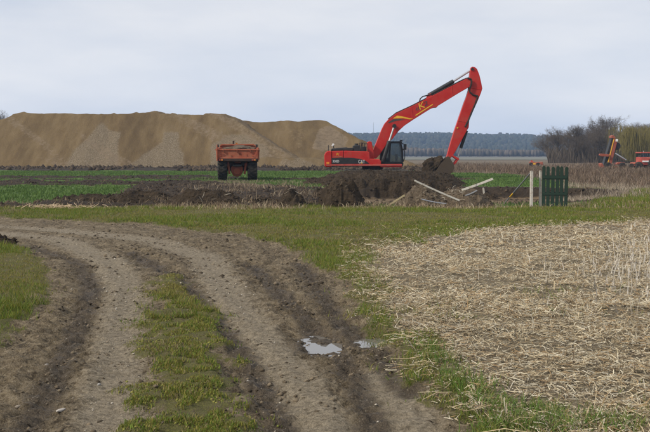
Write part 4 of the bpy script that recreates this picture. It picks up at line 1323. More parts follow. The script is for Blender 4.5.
for (a, b) in ((358.8, 363.8), (363.8, 367.0)):
    MB().path([E3(a, 151, 64.8), E3(a, 143.2 if a < 360 else 144.0, 64.8), E3(b, 143.2 if a < 360 else 144.0, 64.8), E3(b, 151, 64.8)], .022).build("handrail", M_BLACK, ex)
MB().path([E3(333.8, 148.4, 65.1), E3(333.2, 145.6, 65.1)], .035).build("bracket", M_BLACK, ex)
MB().obox(E3(332.9, 145.0, 65.1), .14, .05, .2, Matrix.Rotation(.5, 3, 'Y')).build("mirror", M_WHITE, ex, .01)
MB().prism(PL([(367.4, 159), (367.2, 142.4), (369, 141.2), (371.4, 142.0), (372.2, 148), (373.8, 154), (373.8, 159)]), 65.35, 65.60).build("boom_tower", M_RED, ex, .03)
MB().prism(PL([(367.4, 159), (367.2, 142.4), (369, 141.2), (371.4, 142.0), (372.2, 148), (373.8, 154), (373.8, 159)]), 66.40, 66.65).build("boom_tower", M_RED, ex, .03)

# boom (three stout sections in one bent box girder)
BOOM = [(371.2, 153.2), (373.4, 149.4), (376.2, 142.2), (381.8, 128.6), (384.4, 123.6), (388.2, 119.4), (395.7, 113.6), (411.7, 106.2), (429.7, 97.0), (446, 88.8), (461.7, 80.9), (466.6, 78.6), (469.8, 78.6), (471.4, 80.8), (471.2, 84.4), (469.4, 86.8),
        (459, 92.8), (437.4, 106.0), (436.2, 107.6), (433.8, 107.6), (429.7, 109.2), (413.2, 119.6), (404.0, 125.8), (398.2, 131.2), (392.4, 138.6), (386.2, 144.6), (379.4, 154.6), (376.0, 158.4), (372.4, 158.0)]
boom = MB().prism(PL(BOOM), 65.68, 66.32).build("boom", M_RED, ex, .025)
YB = 65.68
# boom decals: flame flash, K logo, line of small print
MB().prism(PL([(392.6, 118.6), (396.6, 115.8), (402.6, 116.6), (409.2, 118.4), (413.0, 118.6), (409.6, 119.6), (403.0, 118.3), (397.0, 118.4)]), YB - .010, YB + .01).build("yellow_flash", M_YEL, boom)
MB().prism(PL([(387.6, 122.6), (392.6, 119.4), (397.6, 119.0), (404.4, 119.8), (398.0, 120.6), (393.0, 121.8), (388.6, 123.4)]), YB - .010, YB + .01).build("dark_flash", M_DECAL, boom)
ang = math.atan2(12.4 - 0.0, 23.0)
rotd = (math.pi / 2, -math.radians(27), 0)
text_part("K", .66, M_YEL, boom, E3(420.6, 106.4, YB - .008), ORI, .50, rotd, .2, "logo")
text_part("2", .44, M_DECAL, boom, E3(424.9, 104.2, YB - .008), ORI, .34, rotd, .2, "logo")
text_part("«", .50, M_DECAL, boom, E3(416.9, 108.6, YB - .008), ORI, .32, rotd, 0, "logo")
MB().prism(PL([(414.8, 115.2), (432.0, 104.2), (432.6, 104.9), (415.4, 116.0)]), YB - .010, YB + .01).build("yellow_line", M_YEL, boom)
for (a, b) in (((411.0, 107.0), (412.6, 119.6)), ((451, 86.6), (452, 96.8))):     # weld seams
    MB().tube(E3(*a, YB - .0), E3(*b, YB - .0), .022, n=6).build("weld_seam", M_RED, boom)
# boom cylinders (either side) - barrel and rod
for yy in (65.50, 66.50):
    cy = MB().tube(E3(382.4, 161.6, yy), E3(388.8, 141.0, yy), .15, n=16).build("boom_cylinder", M_BLACK, ex, smooth=False)
    MB().tube(E3(388.8, 141.0, yy), E3(393.4, 127.2, yy), .075, n=12).build("piston_rod", M_STEEL, cy)
    MB().tube(E3(393.8, 126.2, yy - .1), E3(393.8, 126.2, yy + .1), .15, n=14).build("pin_boss", M_BLACK, cy)
# stick cylinder on the boom's back
for yy in (66.0,):
    cy = MB().tube(E3(428.6, 95.4, yy), E3(453.4, 81.2, yy), .155, n=16).build("stick_cylinder", M_BLACK, ex)
    MB().tube(E3(453.0, 81.4, yy), E3(471.2, 69.8, yy), .078, n=12).build("piston_rod", M_STEEL, cy)
    MB().prism(PL([(425.6, 99.2), (427.4, 94.6), (430.4, 93.4), (431.8, 96.2)]), yy - .2, yy + .2).build("clevis", M_RED, boom, .01)
MB().path([E3(419.0, 102.4, 65.8), E3(420.0, 98.8, 65.8), E3(422.4, 96.6, 65.8), E3(426.4, 95.6, 65.8), E3(431, 94.4, 65.8)], .045).build("hose", M_RUBBER, ex)
MB().path([E3(388, 119.2, 65.85), E3(396, 113.0, 65.85), E3(412, 105.6, 65.85), E3(430, 96.4, 65.85), E3(446, 88.3, 65.85), E3(461, 80.6, 65.85), E3(466.5, 78.2, 65.85)], .05).build("hose", M_RUBBER, ex)
MB().path([E3(466.5, 78.2, 65.62), E3(470.4, 79.6, 65.62), E3(470.6, 83.6, 65.62), E3(468.8, 88.6, 65.62), E3(469.0, 92.4, 65.66), E3(472.6, 95.2, 65.70), E3(477.2, 96.2, 65.72), E3(474.6, 104, 65.72), E3(470.8, 113, 65.72), E3(467.6, 121, 65.72), E3(464.4, 127, 65.72)], .06).build("hose", M_RUBBER, ex)

STICK = [(470.0, 69.8), (470.8, 67.4), (472.2, 66.8), (474.6, 67.4), (476.6, 69.2), (479.0, 75.3), (480.8, 83), (481.8, 88.5), (480.6, 92.8), (477.0, 101.5), (473.2, 110), (468.8, 120.4), (468.3, 127.4), (466.4, 130.6), (459.0, 144.4), (452.6, 155.4), (449.6, 158.6), (447.2, 159.6), (446.2, 157.6), (449.4, 145.6), (453.4, 132.6), (458.0, 119.2), (463.6, 103), (465.8, 97.5), (468, 90.2), (468.6, 80)]
stick = MB().prism(PL(STICK), 65.76, 66.24).build("stick", M_RED, ex, .025)
for (a, b) in (((469.2, 88.2), (481.2, 89.4)), ((457.4, 121), (468.2, 122.4))):
    MB().tube(E3(*a, 65.76), E3(*b, 65.76), .02, n=6).build("weld_seam", M_RED, stick)
MB().tube(E3(470.4, 83.0, 65.64), E3(470.4, 83.0, 66.36), .17, n=18).build("pivot_pin", M_RED, stick)
MB().tube(E3(471.8, 69.4, 65.70), E3(471.8, 69.4, 66.30), .10, n=14).build("pivot_pin", M_BLACK, stick)
MB().obox(E3(457.0, 127.8, 65.74), .1, .04, .1).build("work_lamp", M_YEL, stick)
cy = MB().tube(E3(466.6, 130.6, 66), E3(460.8, 148, 66), .115, n=14).build("bucket_cylinder", M_BLACK, ex)
MB().tube(E3(460.9, 147.6, 66), E3(457.6, 158.6, 66), .06, n=12).build("piston_rod", M_STEEL, cy)
for yy in (65.68, 66.26):
    MB().prism(PL([(451.0, 155.8), (452.6, 155.2), (458.6, 158.4), (458.4, 160.0), (456.8, 160.0)]), yy, yy + .07).build("linkage_arm", M_RED, ex, .01)
    MB().prism(PL([(456.6, 158.8), (458.4, 159.4), (455.4, 163.4), (452.6, 166.0), (451.6, 164.8), (454.2, 162.2)]), yy + .08, yy + .15).build("linkage_arm", M_RED, ex, .01)
# bucket: curved shell, side plates, teeth
BK = [(447.0, 157.8), (450.4, 160.6), (452.6, 164.6), (452.8, 168.6), (451.2, 172.2), (447.6, 175.2), (443.0, 176.6), (438.0, 176.6), (433.0, 175.6)]
bkin = [(446.4, 159.4), (449.2, 161.6), (451.0, 165.0), (451.2, 168.2), (449.8, 171.2), (446.8, 173.8), (442.8, 175.2), (438.2, 175.4), (433.2, 174.9)]
M_BUCK = paint_mat("muddy_bucket_steel", (0.075, 0.054, 0.035), 0.85, (0.034, 0.024, 0.016), 0.9, 2.5, 0.25)
bk = MB().prism(PL(BK + bkin[::-1]), 65.35, 66.65).build("bucket", M_BUCK, ex, .01)
for yy in (65.33, 66.62):
    MB().prism(PL(BK + [(433.6, 172.6), (440.0, 163.0), (445.0, 158.4)]), yy, yy + .05).build("bucket_side", M_BUCK, bk, .008)
for k in range(5):
    y0 = 65.40 + k * .275
    MB().prism(PL([(434.2, 174.5), (430.2, 175.6), (430.0, 176.1), (434.2, 176.2)]), y0, y0 + .11).build("bucket_tooth", M_STEEL, bk)
for yy in (65.62, 66.26):
    MB().prism(PL([(444.6, 158.4), (446.6, 156.2), (449.0, 156.8), (451.6, 162.8), (449, 163.4)]), yy, yy + .12).build("bucket_ear", M_BUCK, bk, .01)

# cab on the far side
Y0c, Y1c = 66.42, 67.42
cabr = MB()
CT, CBm = 141.6, 163.6
def bar(a, b, y, w=.09):
    return E3(a[0], a[1], y), E3(b[0], b[1], y), w
cab = MB().prism(PL([(381.6, 142.6), (383, 141.2), (400.0, 141.0), (402.4, 141.8), (402.6, 143.0), (381.6, 143.4)]), Y0c, Y1c)
cab.prism(PL([(380.6, 166.0), (380.6, 161.6), (402.6, 161.6), (404.0, 163), (403.6, 166.0)]), Y0c, Y1c)
for yy in (Y0c, Y1c - .10):
    cab.prism(PL([(381.4, 143.0), (383.4, 143.0), (382.6, 162), (380.6, 162)]), yy, yy + .10)
    cab.prism(PL([(390.2, 143), (391.6, 143), (390.4, 162), (388.6, 162)]), yy, yy + .09)
    cab.prism(PL([(400.0, 142.6), (402.0, 142.6), (403.6, 150), (404.2, 162), (402.4, 162), (401.8, 150)]), yy, yy + .10)
cabo = cab.build("cab", M_BLACK, ex, .02)
for yy in (Y0c + .04, Y1c - .06):
    MB().prism(PL([(391.4, 143.2), (400.4, 143.0), (401.9, 150), (402.6, 161.7), (390.4, 161.7)]), yy, yy + .012).build("window_pane", M_GLASS, cabo)
    MB().prism(PL([(383.2, 143.3), (390.4, 143.2), (388.9, 161.7), (382.4, 161.7)]), yy, yy + .012).build("window_pane", M_GLASS, cabo)
MB().box((E(384.4, 0)[0], 66.65, E(0, 161.6)[1]), (E(391.5, 0)[0], 67.2, E(0, 157.6)[1])).build("seat", M_BLACK, cabo, .06)
MB().prism(PL([(384.6, 158), (383.8, 148.6), (386.4, 148.4), (387.4, 158)]), 66.7, 67.15).build("seat_back", M_BLACK, cabo, .05)
MB().obox(E3(397.4, 157.6, 66.9), .16, .5, .5).build("control_console", M_DECAL, cabo, .03)
MB().path([E3(402.4, 143.2, 66.5), E3(405.6, 144.6, 66.3)], .03).build("mirror_arm", M_BLACK, cabo)
MB().obox(E3(405.4, 146.8, 66.3), .22, .14, .42).build("mirror", M_BLACK, cabo, .03)
MB().path([E3(404.2, 161, 66.5), E3(405.4, 158, 66.5), E3(405.2, 150.6, 66.5), E3(403.2, 148.8, 66.5)], .03).build("handrail", M_BLACK, cabo)
MB().obox(E3(401.8, 140.6, 66.6), .2, .14, .12).build("work_lamp", M_BLACK, cabo, .02)

# earth in the bucket
me = blob_mesh("earth_load", .98, .60, .66, 4, .34, 4, 1.7, M_SOIL)
p = at(433.4, 167.2, 66.0)
el = link("earth_load", me, None, p); el.rotation_euler = (0, -0.62, 0)
tag(el, "clod of dark earth heaped in the excavator's bucket", "soil")

# ------------------------------------------------------------------ dumper truck seen from behind
YT = 57.0
def T3(u, v, y): 
    p = at(u, v, YT); return Vector((p.x, y, p.z))
def TL(pts): return [(at(u, v, YT).x, at(u, v, YT).z) for u, v in pts]
dt = empty("dump_truck", (TRK[0], YT, 0.0), math.radians(5.3))
tag(dt, "faded orange dump truck seen from behind, loaded with soil", "dump truck")
XL, XR = at(217.2, 170, YT).x, at(257.6, 170, YT).x
def wheel(xc, yc, r, w):
    mb = MB(); prof_ = [(r * .52, -w / 2 + .06), (r * .62, -w / 2), (r * .93, -w / 2 + .03), (r, -w / 2 + .10), (r, w / 2 - .10), (r * .93, w / 2 - .03), (r * .62, w / 2), (r * .52, w / 2 - .06)]
    n = 30; m_ = len(prof_); vs = []; fs = []
    for i in range(n):
        a = 2 * math.pi * i / n
        for rr_, oo_ in prof_: vs.append((xc + oo_, yc + rr_ * math.cos(a), r + rr_ * math.sin(a) - .02))
    for i in range(n):
        for k in range(m_ - 1): fs.append((i * m_ + k, i * m_ + k + 1, ((i + 1) % n) * m_ + k + 1, ((i + 1) % n) * m_ + k))
    mb.add(vs, fs)
    for i in range(22):                                   # chevron tread lugs
        for s in (-1, 1):
            a = 2 * math.pi * (i + .25 * s) / 22
            Mx = Matrix.Rotation(-a + math.pi / 2, 3, 'X') @ Matrix.Rotation(s * .5, 3, 'Z')
            mb.obox((xc + s * w * .24, yc + (r + .015) * math.cos(a), r + (r + .015) * math.sin(a) - .02), w * .46, .075, .05, Matrix.Rotation(a - math.pi / 2, 3, 'X') @ Matrix.Rotation(s * .45, 3, 'Z'))
    tyre = mb.build("tyre", M_RUBBER, dt)
    MB().tube((xc - w * .32, yc, r - .02), (xc + w * .32, yc, r - .02), r * .54, n=20).build("rim", M_ORANGE2, tyre)
WR = 0.80
for yc in (57.9, 62.6):
    wheel(XL + .32, yc, WR if yc < 60 else .72, .62 if yc < 60 else .5); wheel(XR - .32, yc, WR if yc < 60 else .72, .62 if yc < 60 else .5)
# chassis, axle housing, propshaft housing
ch = MB().box((-6.05, 57.6, .95), (-5.75, 64.0, 1.25)).box((-5.30, 57.6, .95), (-5.0, 64.0, 1.25)).build("chassis", M_CHASSIS, dt, .02)
MB().tube((XL + .5, 57.9, .78), (XR - .5, 57.9, .78), .15, n=14).build("rear_axle", M_CHASSIS, dt)
MB().tube((XL + .5, 62.6, .70), (XR - .5, 62.6, .70), .13, n=14).build("front_axle", M_CHASSIS, dt)
dfh = MB().prism(TL([(230.6, 167.4), (233, 165.2), (240.6, 165.2), (243.2, 167.4), (243.0, 172.4), (240.6, 176.0), (237.0, 177.2), (233.4, 176.0), (231, 172.4)]), 57.45, 58.1).build("axle_housing", M_ORANGE2, dt, .06, seg=3)
MB().tube((at(237, 171, YT).x, 57.36, at(237, 171.5, YT).z), (at(237, 171, YT).x, 57.46, at(237, 171.5, YT).z), .22, n=20).build("housing_cover", M_ORANGE2, dfh, .02)
for s, uu in ((-1, 228), (1, 246)):
    MB().prism(TL([(uu - 1.2, 163), (uu + 1.2, 163), (uu + 1.0 - s * 1.5, 174), (uu - 1.0 - s * 1.5, 174)]), 57.35, 57.5).build("strut", M_ORANGE2, dt, .02)
MB().box((XL + .45, 57.3, 1.22), (XR - .45, 57.6, 1.42)).build("rear_crossbeam", M_CHASSIS, dt, .03)
MB().prism(TL([(231.5, 164.6), (243, 164.6), (241, 166.6), (233.5, 166.6)]), 57.2, 57.34).build("tow_hitch", M_BLACK, dt, .02)
# tipper body
bz0, bz1 = at(0, 161.4, YT).z, at(0, 149.6, YT).z
bl, br = at(216.0, 0, YT).x, at(258.4, 0, YT).x
MB().box((bl + .05, 57.0, bz0 - .02), (br - .05, 61.6, bz0 + .14)).build("body_floor", M_CHASSIS, dt, .02)
MB().prism(TL([(216.8, 158.6), (216.2, 150.4), (258.2, 150.4), (257.6, 158.6)]), 56.93, 57.03).build("tailgate", M_ORANGE, dt, .02)
MB().prism(TL([(215.4, 149.0), (258.8, 149.0), (258.8, 150.5), (215.4, 150.5)]), 56.88, 57.06).build("top_rail", M_ORANGE, dt, .02)
MB().prism(TL([(217.4, 158.7), (257.4, 158.7), (257.0, 161.3), (218.0, 161.3)]), 56.90, 57.10).build("bottom_rail", M_CHASSIS, dt, .02)
MB().prism(TL([(217.0, 157.6), (257.4, 157.6), (257.4, 158.6), (217.0, 158.6)]), 56.90, 57.0).build("lower_rib", M_YEL if False else M_ORANGE, dt, .01)
for s, uu in ((1, 217.3), (-1, 256.9)):
    MB().prism(TL([(uu - .7, 150.6), (uu + .7, 150.6), (uu + .7, 158.6), (uu - .7, 158.6)]), 56.88, 57.04).build("corner_post", M_ORANGE, dt, .01)
    MB().prism(TL([(uu + s * 1.0, 153.6), (uu + s * 4.6, 156.2), (uu + s * 1.0, 157.4)]), 56.89, 56.95).build("gusset", M_ORANGE, dt, .01)
for x0_, x1_ in ((bl + .03, bl + .13), (br - .13, br - .03)):
    MB().box((x0_, 57.06, bz0 + .1), (x1_, 61.6, bz1 + .14)).build("side_wall", M_ORANGE, dt, .02)
    for k in range(4):
        xs_ = x0_ - .05 if x0_ < TRK[0] else x1_
        MB().box((xs_, 57.6 + k * 1.1, bz0 + .1), (xs_ + .05, 57.75 + k * 1.1, bz1 + .1)).build("side_rib", M_ORANGE, dt, .005)
MB().prism(TL([(218.2, 151), (218.2, 145.0), (220.4, 143.4), (254.6, 143.2), (257.0, 145.0), (257.0, 151)]), 61.5, 61.62).build("headboard", M_ORANGE, dt, .02)
MB().prism(TL([(218.2, 144.9), (220.4, 143.2), (254.6, 143.0), (257.0, 144.8), (257.0, 145.8), (254, 144.6), (221, 144.8), (218.2, 145.8)]), 61.38, 61.5).build("headboard_rim", M_ORANGE, dt, .01)
cb = MB().box((-6.5, 62.1, 1.1), (-4.6, 63.6, 2.30)).build("cab", M_ORANGE2, dt, .08, seg=3)
MB().box((-6.3, 62.07, 1.75), (-4.8, 62.10, 2.2)).build("rear_window", M_GLASS, cb)
MB().box((-6.3, 63.6, .75), (-4.8, 65.0, 1.6)).build("engine_bonnet", M_ORANGE2, dt, .1, seg=3)
MB().tube(T3(232.8, 144.4, 62.2), T3(232.8, 139.4, 62.2), .06, n=10).build("exhaust_stack", M_CHASSIS, dt)
bc = MB().tube(T3(236.2, 143.6, 62.3), T3(236.2, 141.6, 62.3), .08, n=12).build("beacon", M_AMBER, dt)
MB().tube(T3(236.2, 145.6, 62.3), T3(236.2, 143.5, 62.3), .03, n=8).build("beacon_stalk", M_BLACK, bc)
MB().path([T3(217.4, 161, 56.86), T3(217.2, 144.6, 56.86)], .035).build("side_pole", M_ORANGE, dt)
for s, uu in ((1, 215.9), (-1, 257.8)):
    MB().obox(T3(uu, 147.4, 61.9), .16, .08, .5).build("wing_mirror", M_BLACK, dt, .02)
for uu in (222, 252.6):
    MB().prism(TL([(uu - 3, 162.2), (uu + 3, 162.2), (uu + 3, 164.6), (uu - 3, 164.6)]), 57.05, 57.12).build("mudflap", M_RUBBER, dt)
for uu in (221.0, 253.6):
    lb = MB().prism(TL([(uu - 2.2, 159.2), (uu + 2.2, 159.2), (uu + 2.2, 160.7), (uu - 2.2, 160.7)]), 56.84, 56.895).build("tail_lamp", M_BLACK, dt, .01)
    MB().prism(TL([(uu - 1.9, 159.4), (uu - .2, 159.4), (uu - .2, 160.5), (uu - 1.9, 160.5)]), 56.82, 56.838).build("lens", M_REDT, lb)
    MB().prism(TL([(uu + .2, 159.4), (uu + 1.9, 159.4), (uu + 1.9, 160.5), (uu + .2, 160.5)]), 56.82, 56.838).build("lens", M_AMBER, lb)
for uu in (224, 237.2, 250.4):
    MB().prism(TL([(uu - .5, 149.4), (uu + .5, 149.4), (uu + .4, 152.4), (uu - .4, 152.4)]), 56.84, 56.93).build("hinge", M_ORANGE2, dt, .01)
for (ua, va, ub, vb) in ((222, 154, 226, 156.2), (231, 155.5, 233, 157.4), (238.6, 153.2, 241.6, 155), (246.5, 154.6, 248, 156.6)):
    MB().prism(TL([(ua, va), ((ua + ub) / 2, va - .4), (ub, (va + vb) / 2), ((ua + ub) / 2 + .3, vb), (ua + .3, vb - .3)]), 56.918, 56.94).build("rust_patch", M_ORANGE2, dt)
# soil load
me = blob_mesh("soil_load", 1.12, 2.1, .36, 9, .22, 4, 2.2, M_SOILB)
sl = link("soil_load", me, None, (TRK[0] + .02, 59.35, at(0, 151.2, YT).z + .02))
tag(sl, "brown soil heaped in the orange dump truck's body", "soil")

# ------------------------------------------------------------------ conveyor, tractor and far red machine
YC = 112.0
def C3(u, v, y=YC):
    p = at(u, v, YC); return Vector((p.x, y, p.z))
def CLp(pts): return [(at(u, v, YC).x, at(u, v, YC).z) for u, v in pts]
M_OR2 = paint_mat("orange_red_conveyor_paint", (0.30, 0.068, 0.036), 0.6, (0.20, 0.12, 0.075), 0.7, 1.5)
cx_, cz_ = CLp([(603, 170)])[0]
cvr = empty("conveyor_loader", (C3(605, 170).x, YC, 0))
tag(cvr, "orange field loader with its belt elevator folded steeply upward", "farm machine")
belt = MB().prism(CLp([(601.6, 166.5), (610.4, 137.4), (612.6, 138.6), (605.2, 167.0)]), YC - .6, YC + .2).build("belt", M_BLACK, cvr, .03)
MB().prism(CLp([(604.6, 167.2), (612.0, 138.4), (613.6, 139.0), (615.4, 142.0), (609.2, 166.6)]), YC - .7, YC - .45).build("elevator_side", M_OR2, cvr, .03)
MB().prism(CLp([(611.8, 139.0), (612.5, 139.1), (605.6, 166.8), (604.8, 166.6)]), YC - .74, YC - .69).build("yellow_edge", M_YEL, cvr)
MB().prism(CLp([(609.4, 138.0), (609.6, 135.8), (611.4, 135.2), (613.4, 137.0), (613.6, 139.4), (612, 138.6)]), YC - .75, YC + .2).build("elevator_head", M_OR2, cvr, .03)
MB().lathe([(0.02, -.25), (.42, -.25), (.48, -.15), (.48, .15), (.42, .25), (.02, .25)], C3(615.6, 146.0, YC - .3), n=20).build("hose_drum", M_BLACK, cvr)
MB().obox(C3(614.8, 140.4, YC - .8), .3, .1, .3).build("work_lamp", M_WHITE, cvr, .03)
MB().prism(CLp([(596.4, 155.2), (597.6, 153.6), (606.4, 154.2), (608.4, 155.6), (606, 156.6), (598.6, 156.2)]), YC - .95, YC - .75).build("hopper_arm", M_OR2, cvr, .03)
MB().prism(CLp([(599.2, 166.6), (598.8, 163.4), (600.2, 163.0), (603.6, 168.6), (603.0, 170), (600.8, 169.6)]), YC - .9, YC + .2).build("foot_drum", M_OR2, cvr, .03)
MB().prism(CLp([(613.6, 164.4), (615.4, 162.2), (622.4, 162.0), (623.4, 164.4)]), YC - .8, YC + .4).build("hood", M_OR2, cvr, .06)
fr_ = MB().tube(C3(614.0, 153.4, YC - .5), C3(624.6, 160.0, YC - .5), .09, n=10).build("lift_cylinder", M_STEEL, cvr)
MB().prism(CLp([(599, 168), (624, 168), (624, 166.2), (608, 166.4)]), YC - .6, YC + .4).build("frame", M_OR2, cvr, .02)
for uu in (606, 620):
    MB().lathe([(0.05, -.2), (.30, -.2), (.40, -.12), (.40, .12), (.30, .2), (.05, .2)], (C3(uu, 165).x, YC - .8, .36), n=20).build("wheel", M_RUBBER, cvr)

YK = 108.0
def K3(u, v, y=YK):
    p = at(u, v, YK); return Vector((p.x, y, p.z))
def KL(pts): return [(at(u, v, YK).x, at(u, v, YK).z) for u, v in pts]
tk = empty("tractor", (K3(648, 168).x, YK, 0)); tag(tk, "red tractor with dark cab at the right picture edge", "tractor")
xk = tk.location.x
MB().box((K3(641.9, 0).x, YK - .9, at(0, 165, YK).z), (K3(659, 0).x, YK + .9, at(0, 157.0, YK).z)).build("bonnet", M_REDT, tk, .1, seg=3)
ck = MB()
z0k, z1k = at(0, 163, YK).z, at(0, 153.2, YK).z
for uu in (642.4, 650, 657.6):
    for yy in (YK - .85, YK + .75): ck.box((K3(uu, 0).x - .05, yy, z0k), (K3(uu, 0).x + .05, yy + .1, z1k))
ckm = ck.build("cab_frame", M_BLACK, tk, .01)
MB().box((K3(641.6, 0).x, YK - 1, z1k), (K3(658.4, 0).x, YK + 1, z1k + .13)).build("roof", M_REDT, ckm, .05)
MB().box((K3(642.6, 0).x, YK - .82, at(0, 157, YK).z), (K3(657.4, 0).x, YK - .80, z1k)).build("window_pane", M_GLASS, ckm)
MB().box((K3(642.6, 0).x, YK + .80, at(0, 157, YK).z), (K3(657.4, 0).x, YK + .82, z1k)).build("window_pane", M_GLASS, ckm)
MB().box((K3(643, 0).x, YK - .5, at(0, 160, YK).z), (K3(650, 0).x, YK + .5, at(0, 155, YK).z)).build("seat", M_BLACK, tk, .05)
MB().path([K3(641.2, 165, YK - .7), K3(641.4, 150.8, YK - .7)], .05, 8).build("exhaust_stack", M_STEEL, tk)
MB().box((K3(643.4, 0).x, YK - 1.02, at(0, 162.0, YK).z), (K3(656, 0).x, YK - .92, at(0, 160.6, YK).z)).build("grille", M_WHITE, tk, .02)
for uu, r_ in ((640.2, .45), (655, .70)):
    for yy in (YK - .9, YK + .9):
        w_ = MB().lathe([(0.05, -.2), (r_ * .7, -.2), (r_, -.12), (r_, .12), (r_ * .7, .2), (.05, .2)], (K3(uu, 0).x, yy, r_ - .03), n=22).build("wheel", M_RUBBER, tk)
im = empty("seed_drill", (K3(635, 168).x, YK, 0)); tag(im, "low orange red implement between the loader and the tractor", "farm machine")
MB().prism(KL([(631.8, 164.6), (632.6, 162.2), (639.2, 161.8), (640.0, 164.8)]), YK - .8, YK + .8).build("hopper", M_OR2, im, .05)
MB().prism(KL([(631.6, 166), (641.4, 166), (641.4, 164.9), (631.6, 164.9)]), YK - .9, YK + .9).build("frame", M_ORANGE2, im, .02)
for uu in (633.4, 637.6):
    MB().lathe([(0.04, -.12), (.30, -.12), (.34, 0), (.30, .12), (.04, .12)], (K3(uu, 0).x, YK - .7, .33), n=18).build("wheel", M_RUBBER, im)

YF = 135.0
def F3(u, v): return at(u, v, YF)
fm = empty("cultivator", (F3(536, 168).x, YF, 0)); tag(fm, "small far red and orange implement above the green gate", "farm machine")
MB().prism([(F3(u, v).x, F3(u, v).z) for u, v in ((530, 163.4), (529.8, 161.8), (532.6, 161.4), (534, 162.4), (540.6, 161.9), (541.8, 161.6), (542.2, 164.8), (531, 164.8))], YF - .7, YF + .7).build("body", M_OR2, fm, .06)
MB().box((F3(534.6, 0).x, YF - .72, F3(0, 164.6).z), (F3(537.0, 0).x, YF - .66, F3(0, 162.9).z)).build("yellow_panel", M_YEL, fm)
MB().box((F3(540.4, 0).x, YF - .72, F3(0, 165.4).z), (F3(541.8, 0).x, YF - .66, F3(0, 164.2).z)).build("white_plate", M_WHITE, fm)
MB().path([F3(531.4, 163.5), F3(531.2, 160.6), F3(533.4, 162)], .07).build("drawbar", M_RED, fm)
for uu in (532.6, 539.6):
    MB().lathe([(0.04, -.12), (.26, -.12), (.30, 0), (.26, .12), (.04, .12)], (F3(uu, 0).x, YF - .6, .27), n=18).build("wheel", M_RUBBER, fm)

# ================================================================== GATE, POSTS, BOARDS
def wood_mat(name, a, b, c, rough=.8):
    t = NT(name); o = t.obj((2, 2, 0.35)); o2 = t.obj()
    n1 = t.noise(14, 6, .7, o); n2 = t.noise(5, 5, .7, o2); n3 = t.noise(30, 3, .6, o2)
    cc = t.mix(n1, a, b)
    cc = t.mix(t.ramp(t.math('ADD', t.math('MULTIPLY', n2, .7), t.math('MULTIPLY', n3, .3)), [(0.52, (0, 0, 0)), (0.62, (1, 1, 1))]), cc, c)
    return t.done(t.bsdf(cc, rough, t.bump(n1, .5, .006), spec=.2))
M_GREENW = wood_mat("green_painted_wood", (0.012, 0.027, 0.019), (0.025, 0.048, 0.035), (0.030, 0.036, 0.027))
M_POST = wood_mat("white_rusty_post", (0.40, 0.37, 0.32), (0.56, 0.53, 0.48), (0.24, 0.14, 0.085))
M_BOARD = wood_mat("weathered_white_board", (0.34, 0.315, 0.265), (0.50, 0.47, 0.41), (0.27, 0.22, 0.155))
M_TIMBER = wood_mat("raw_timber", (0.22, 0.17, 0.09), (0.40, 0.33, 0.19), (0.30, 0.25, 0.17))

YG = 28.0
pL = at(541.6, 209, YG); pR = at(566.2, 210, YG)
zg = H(pL.x, YG)
gate = empty("picket_gate", (pL.x, YG - .02, zg - .02), math.radians(-8))
tag(gate, "dark green wooden picket gate hanging beside the rusty posts", "gate")
gw = (pR.x - pL.x)
pick_me = None
O0 = Vector((0, 0, 0))
zbot, ztop = 0.06, 1.645 - zg - (166.6 - 155) * YG / FPX + .06
for k in range(6):
    xk_ = .045 + (gw - .09) * k / 5
    if pick_me is None:
        pkt = MB().prism([(-.051, zbot), (.051, zbot), (.051, ztop - .045), (0, ztop), (-.051, ztop - .045)], -.045, -.020).build("picket", M_GREENW, gate, .004, origin=O0)
        pick_me = pkt; pkt.location = (xk_, 0, 0)
    else:
        pk = pkt.copy(); col.objects.link(pk); pk.parent = gate; pk.location = (xk_, 0.002 * (k % 2), -.012 * ((k * 7) % 3)); pk.rotation_euler = (0, math.radians((-.6, .4, .8, -.3, .5)[k - 1]), 0)
def gv(v): return 1.65 - zg - (v - 155) * YG / FPX + .02
for (va, vb) in ((175.2, 179.2), (191.8, 195.4)):
    MB().box((0, -.018, gv(vb)), (gw, .03, gv(va))).build("rail", M_GREENW, gate, .004, origin=O0)
    MB().box((0, -.055, gv(vb) + .02), (gw * .98, -.0465, gv(va) - .02)).build("rail_batten", M_GREENW, gate, .003, origin=O0)
MB().box((gw - .075, .031, zbot - .10), (gw - .005, .075, ztop - .12)).build("stile", M_GREENW, gate, .004, origin=O0)
MB().box((.005, .031, zbot + .03), (.075, .075, ztop - .12)).build("stile", M_GREENW, gate, .004, origin=O0)

def post(u, y, vtop, w, label):
    p = at(u, 209, y); zz = H(p.x, y); zt = at(u, vtop, y).z
    ob = MB().box((-w / 2, -w / 2, -.3), (w / 2, w / 2, zt - zz - .01)).prism([(-w / 2 - .008, zt - zz - .012), (w / 2 + .008, zt - zz - .012), (w / 2 - .01, zt - zz + .012), (-w / 2 + .01, zt - zz + .012)], -w / 2 - .008, w / 2 + .008)
    o_ = ob.build("gate_post", M_POST, None, .006, origin=O0); o_.location = (p.x, y, zz)
    o_.rotation_euler = (0, math.radians(random.uniform(-.8, .8)), 0)
    tag(o_, label, "post", "white gate posts"); return o_
post(531.3, 28.0, 171.2, .085, "free standing white rusty post left of the green gate")
post(540.2, 28.12, 171.0, .070, "white rusty post half hidden behind the green gate's left edge")

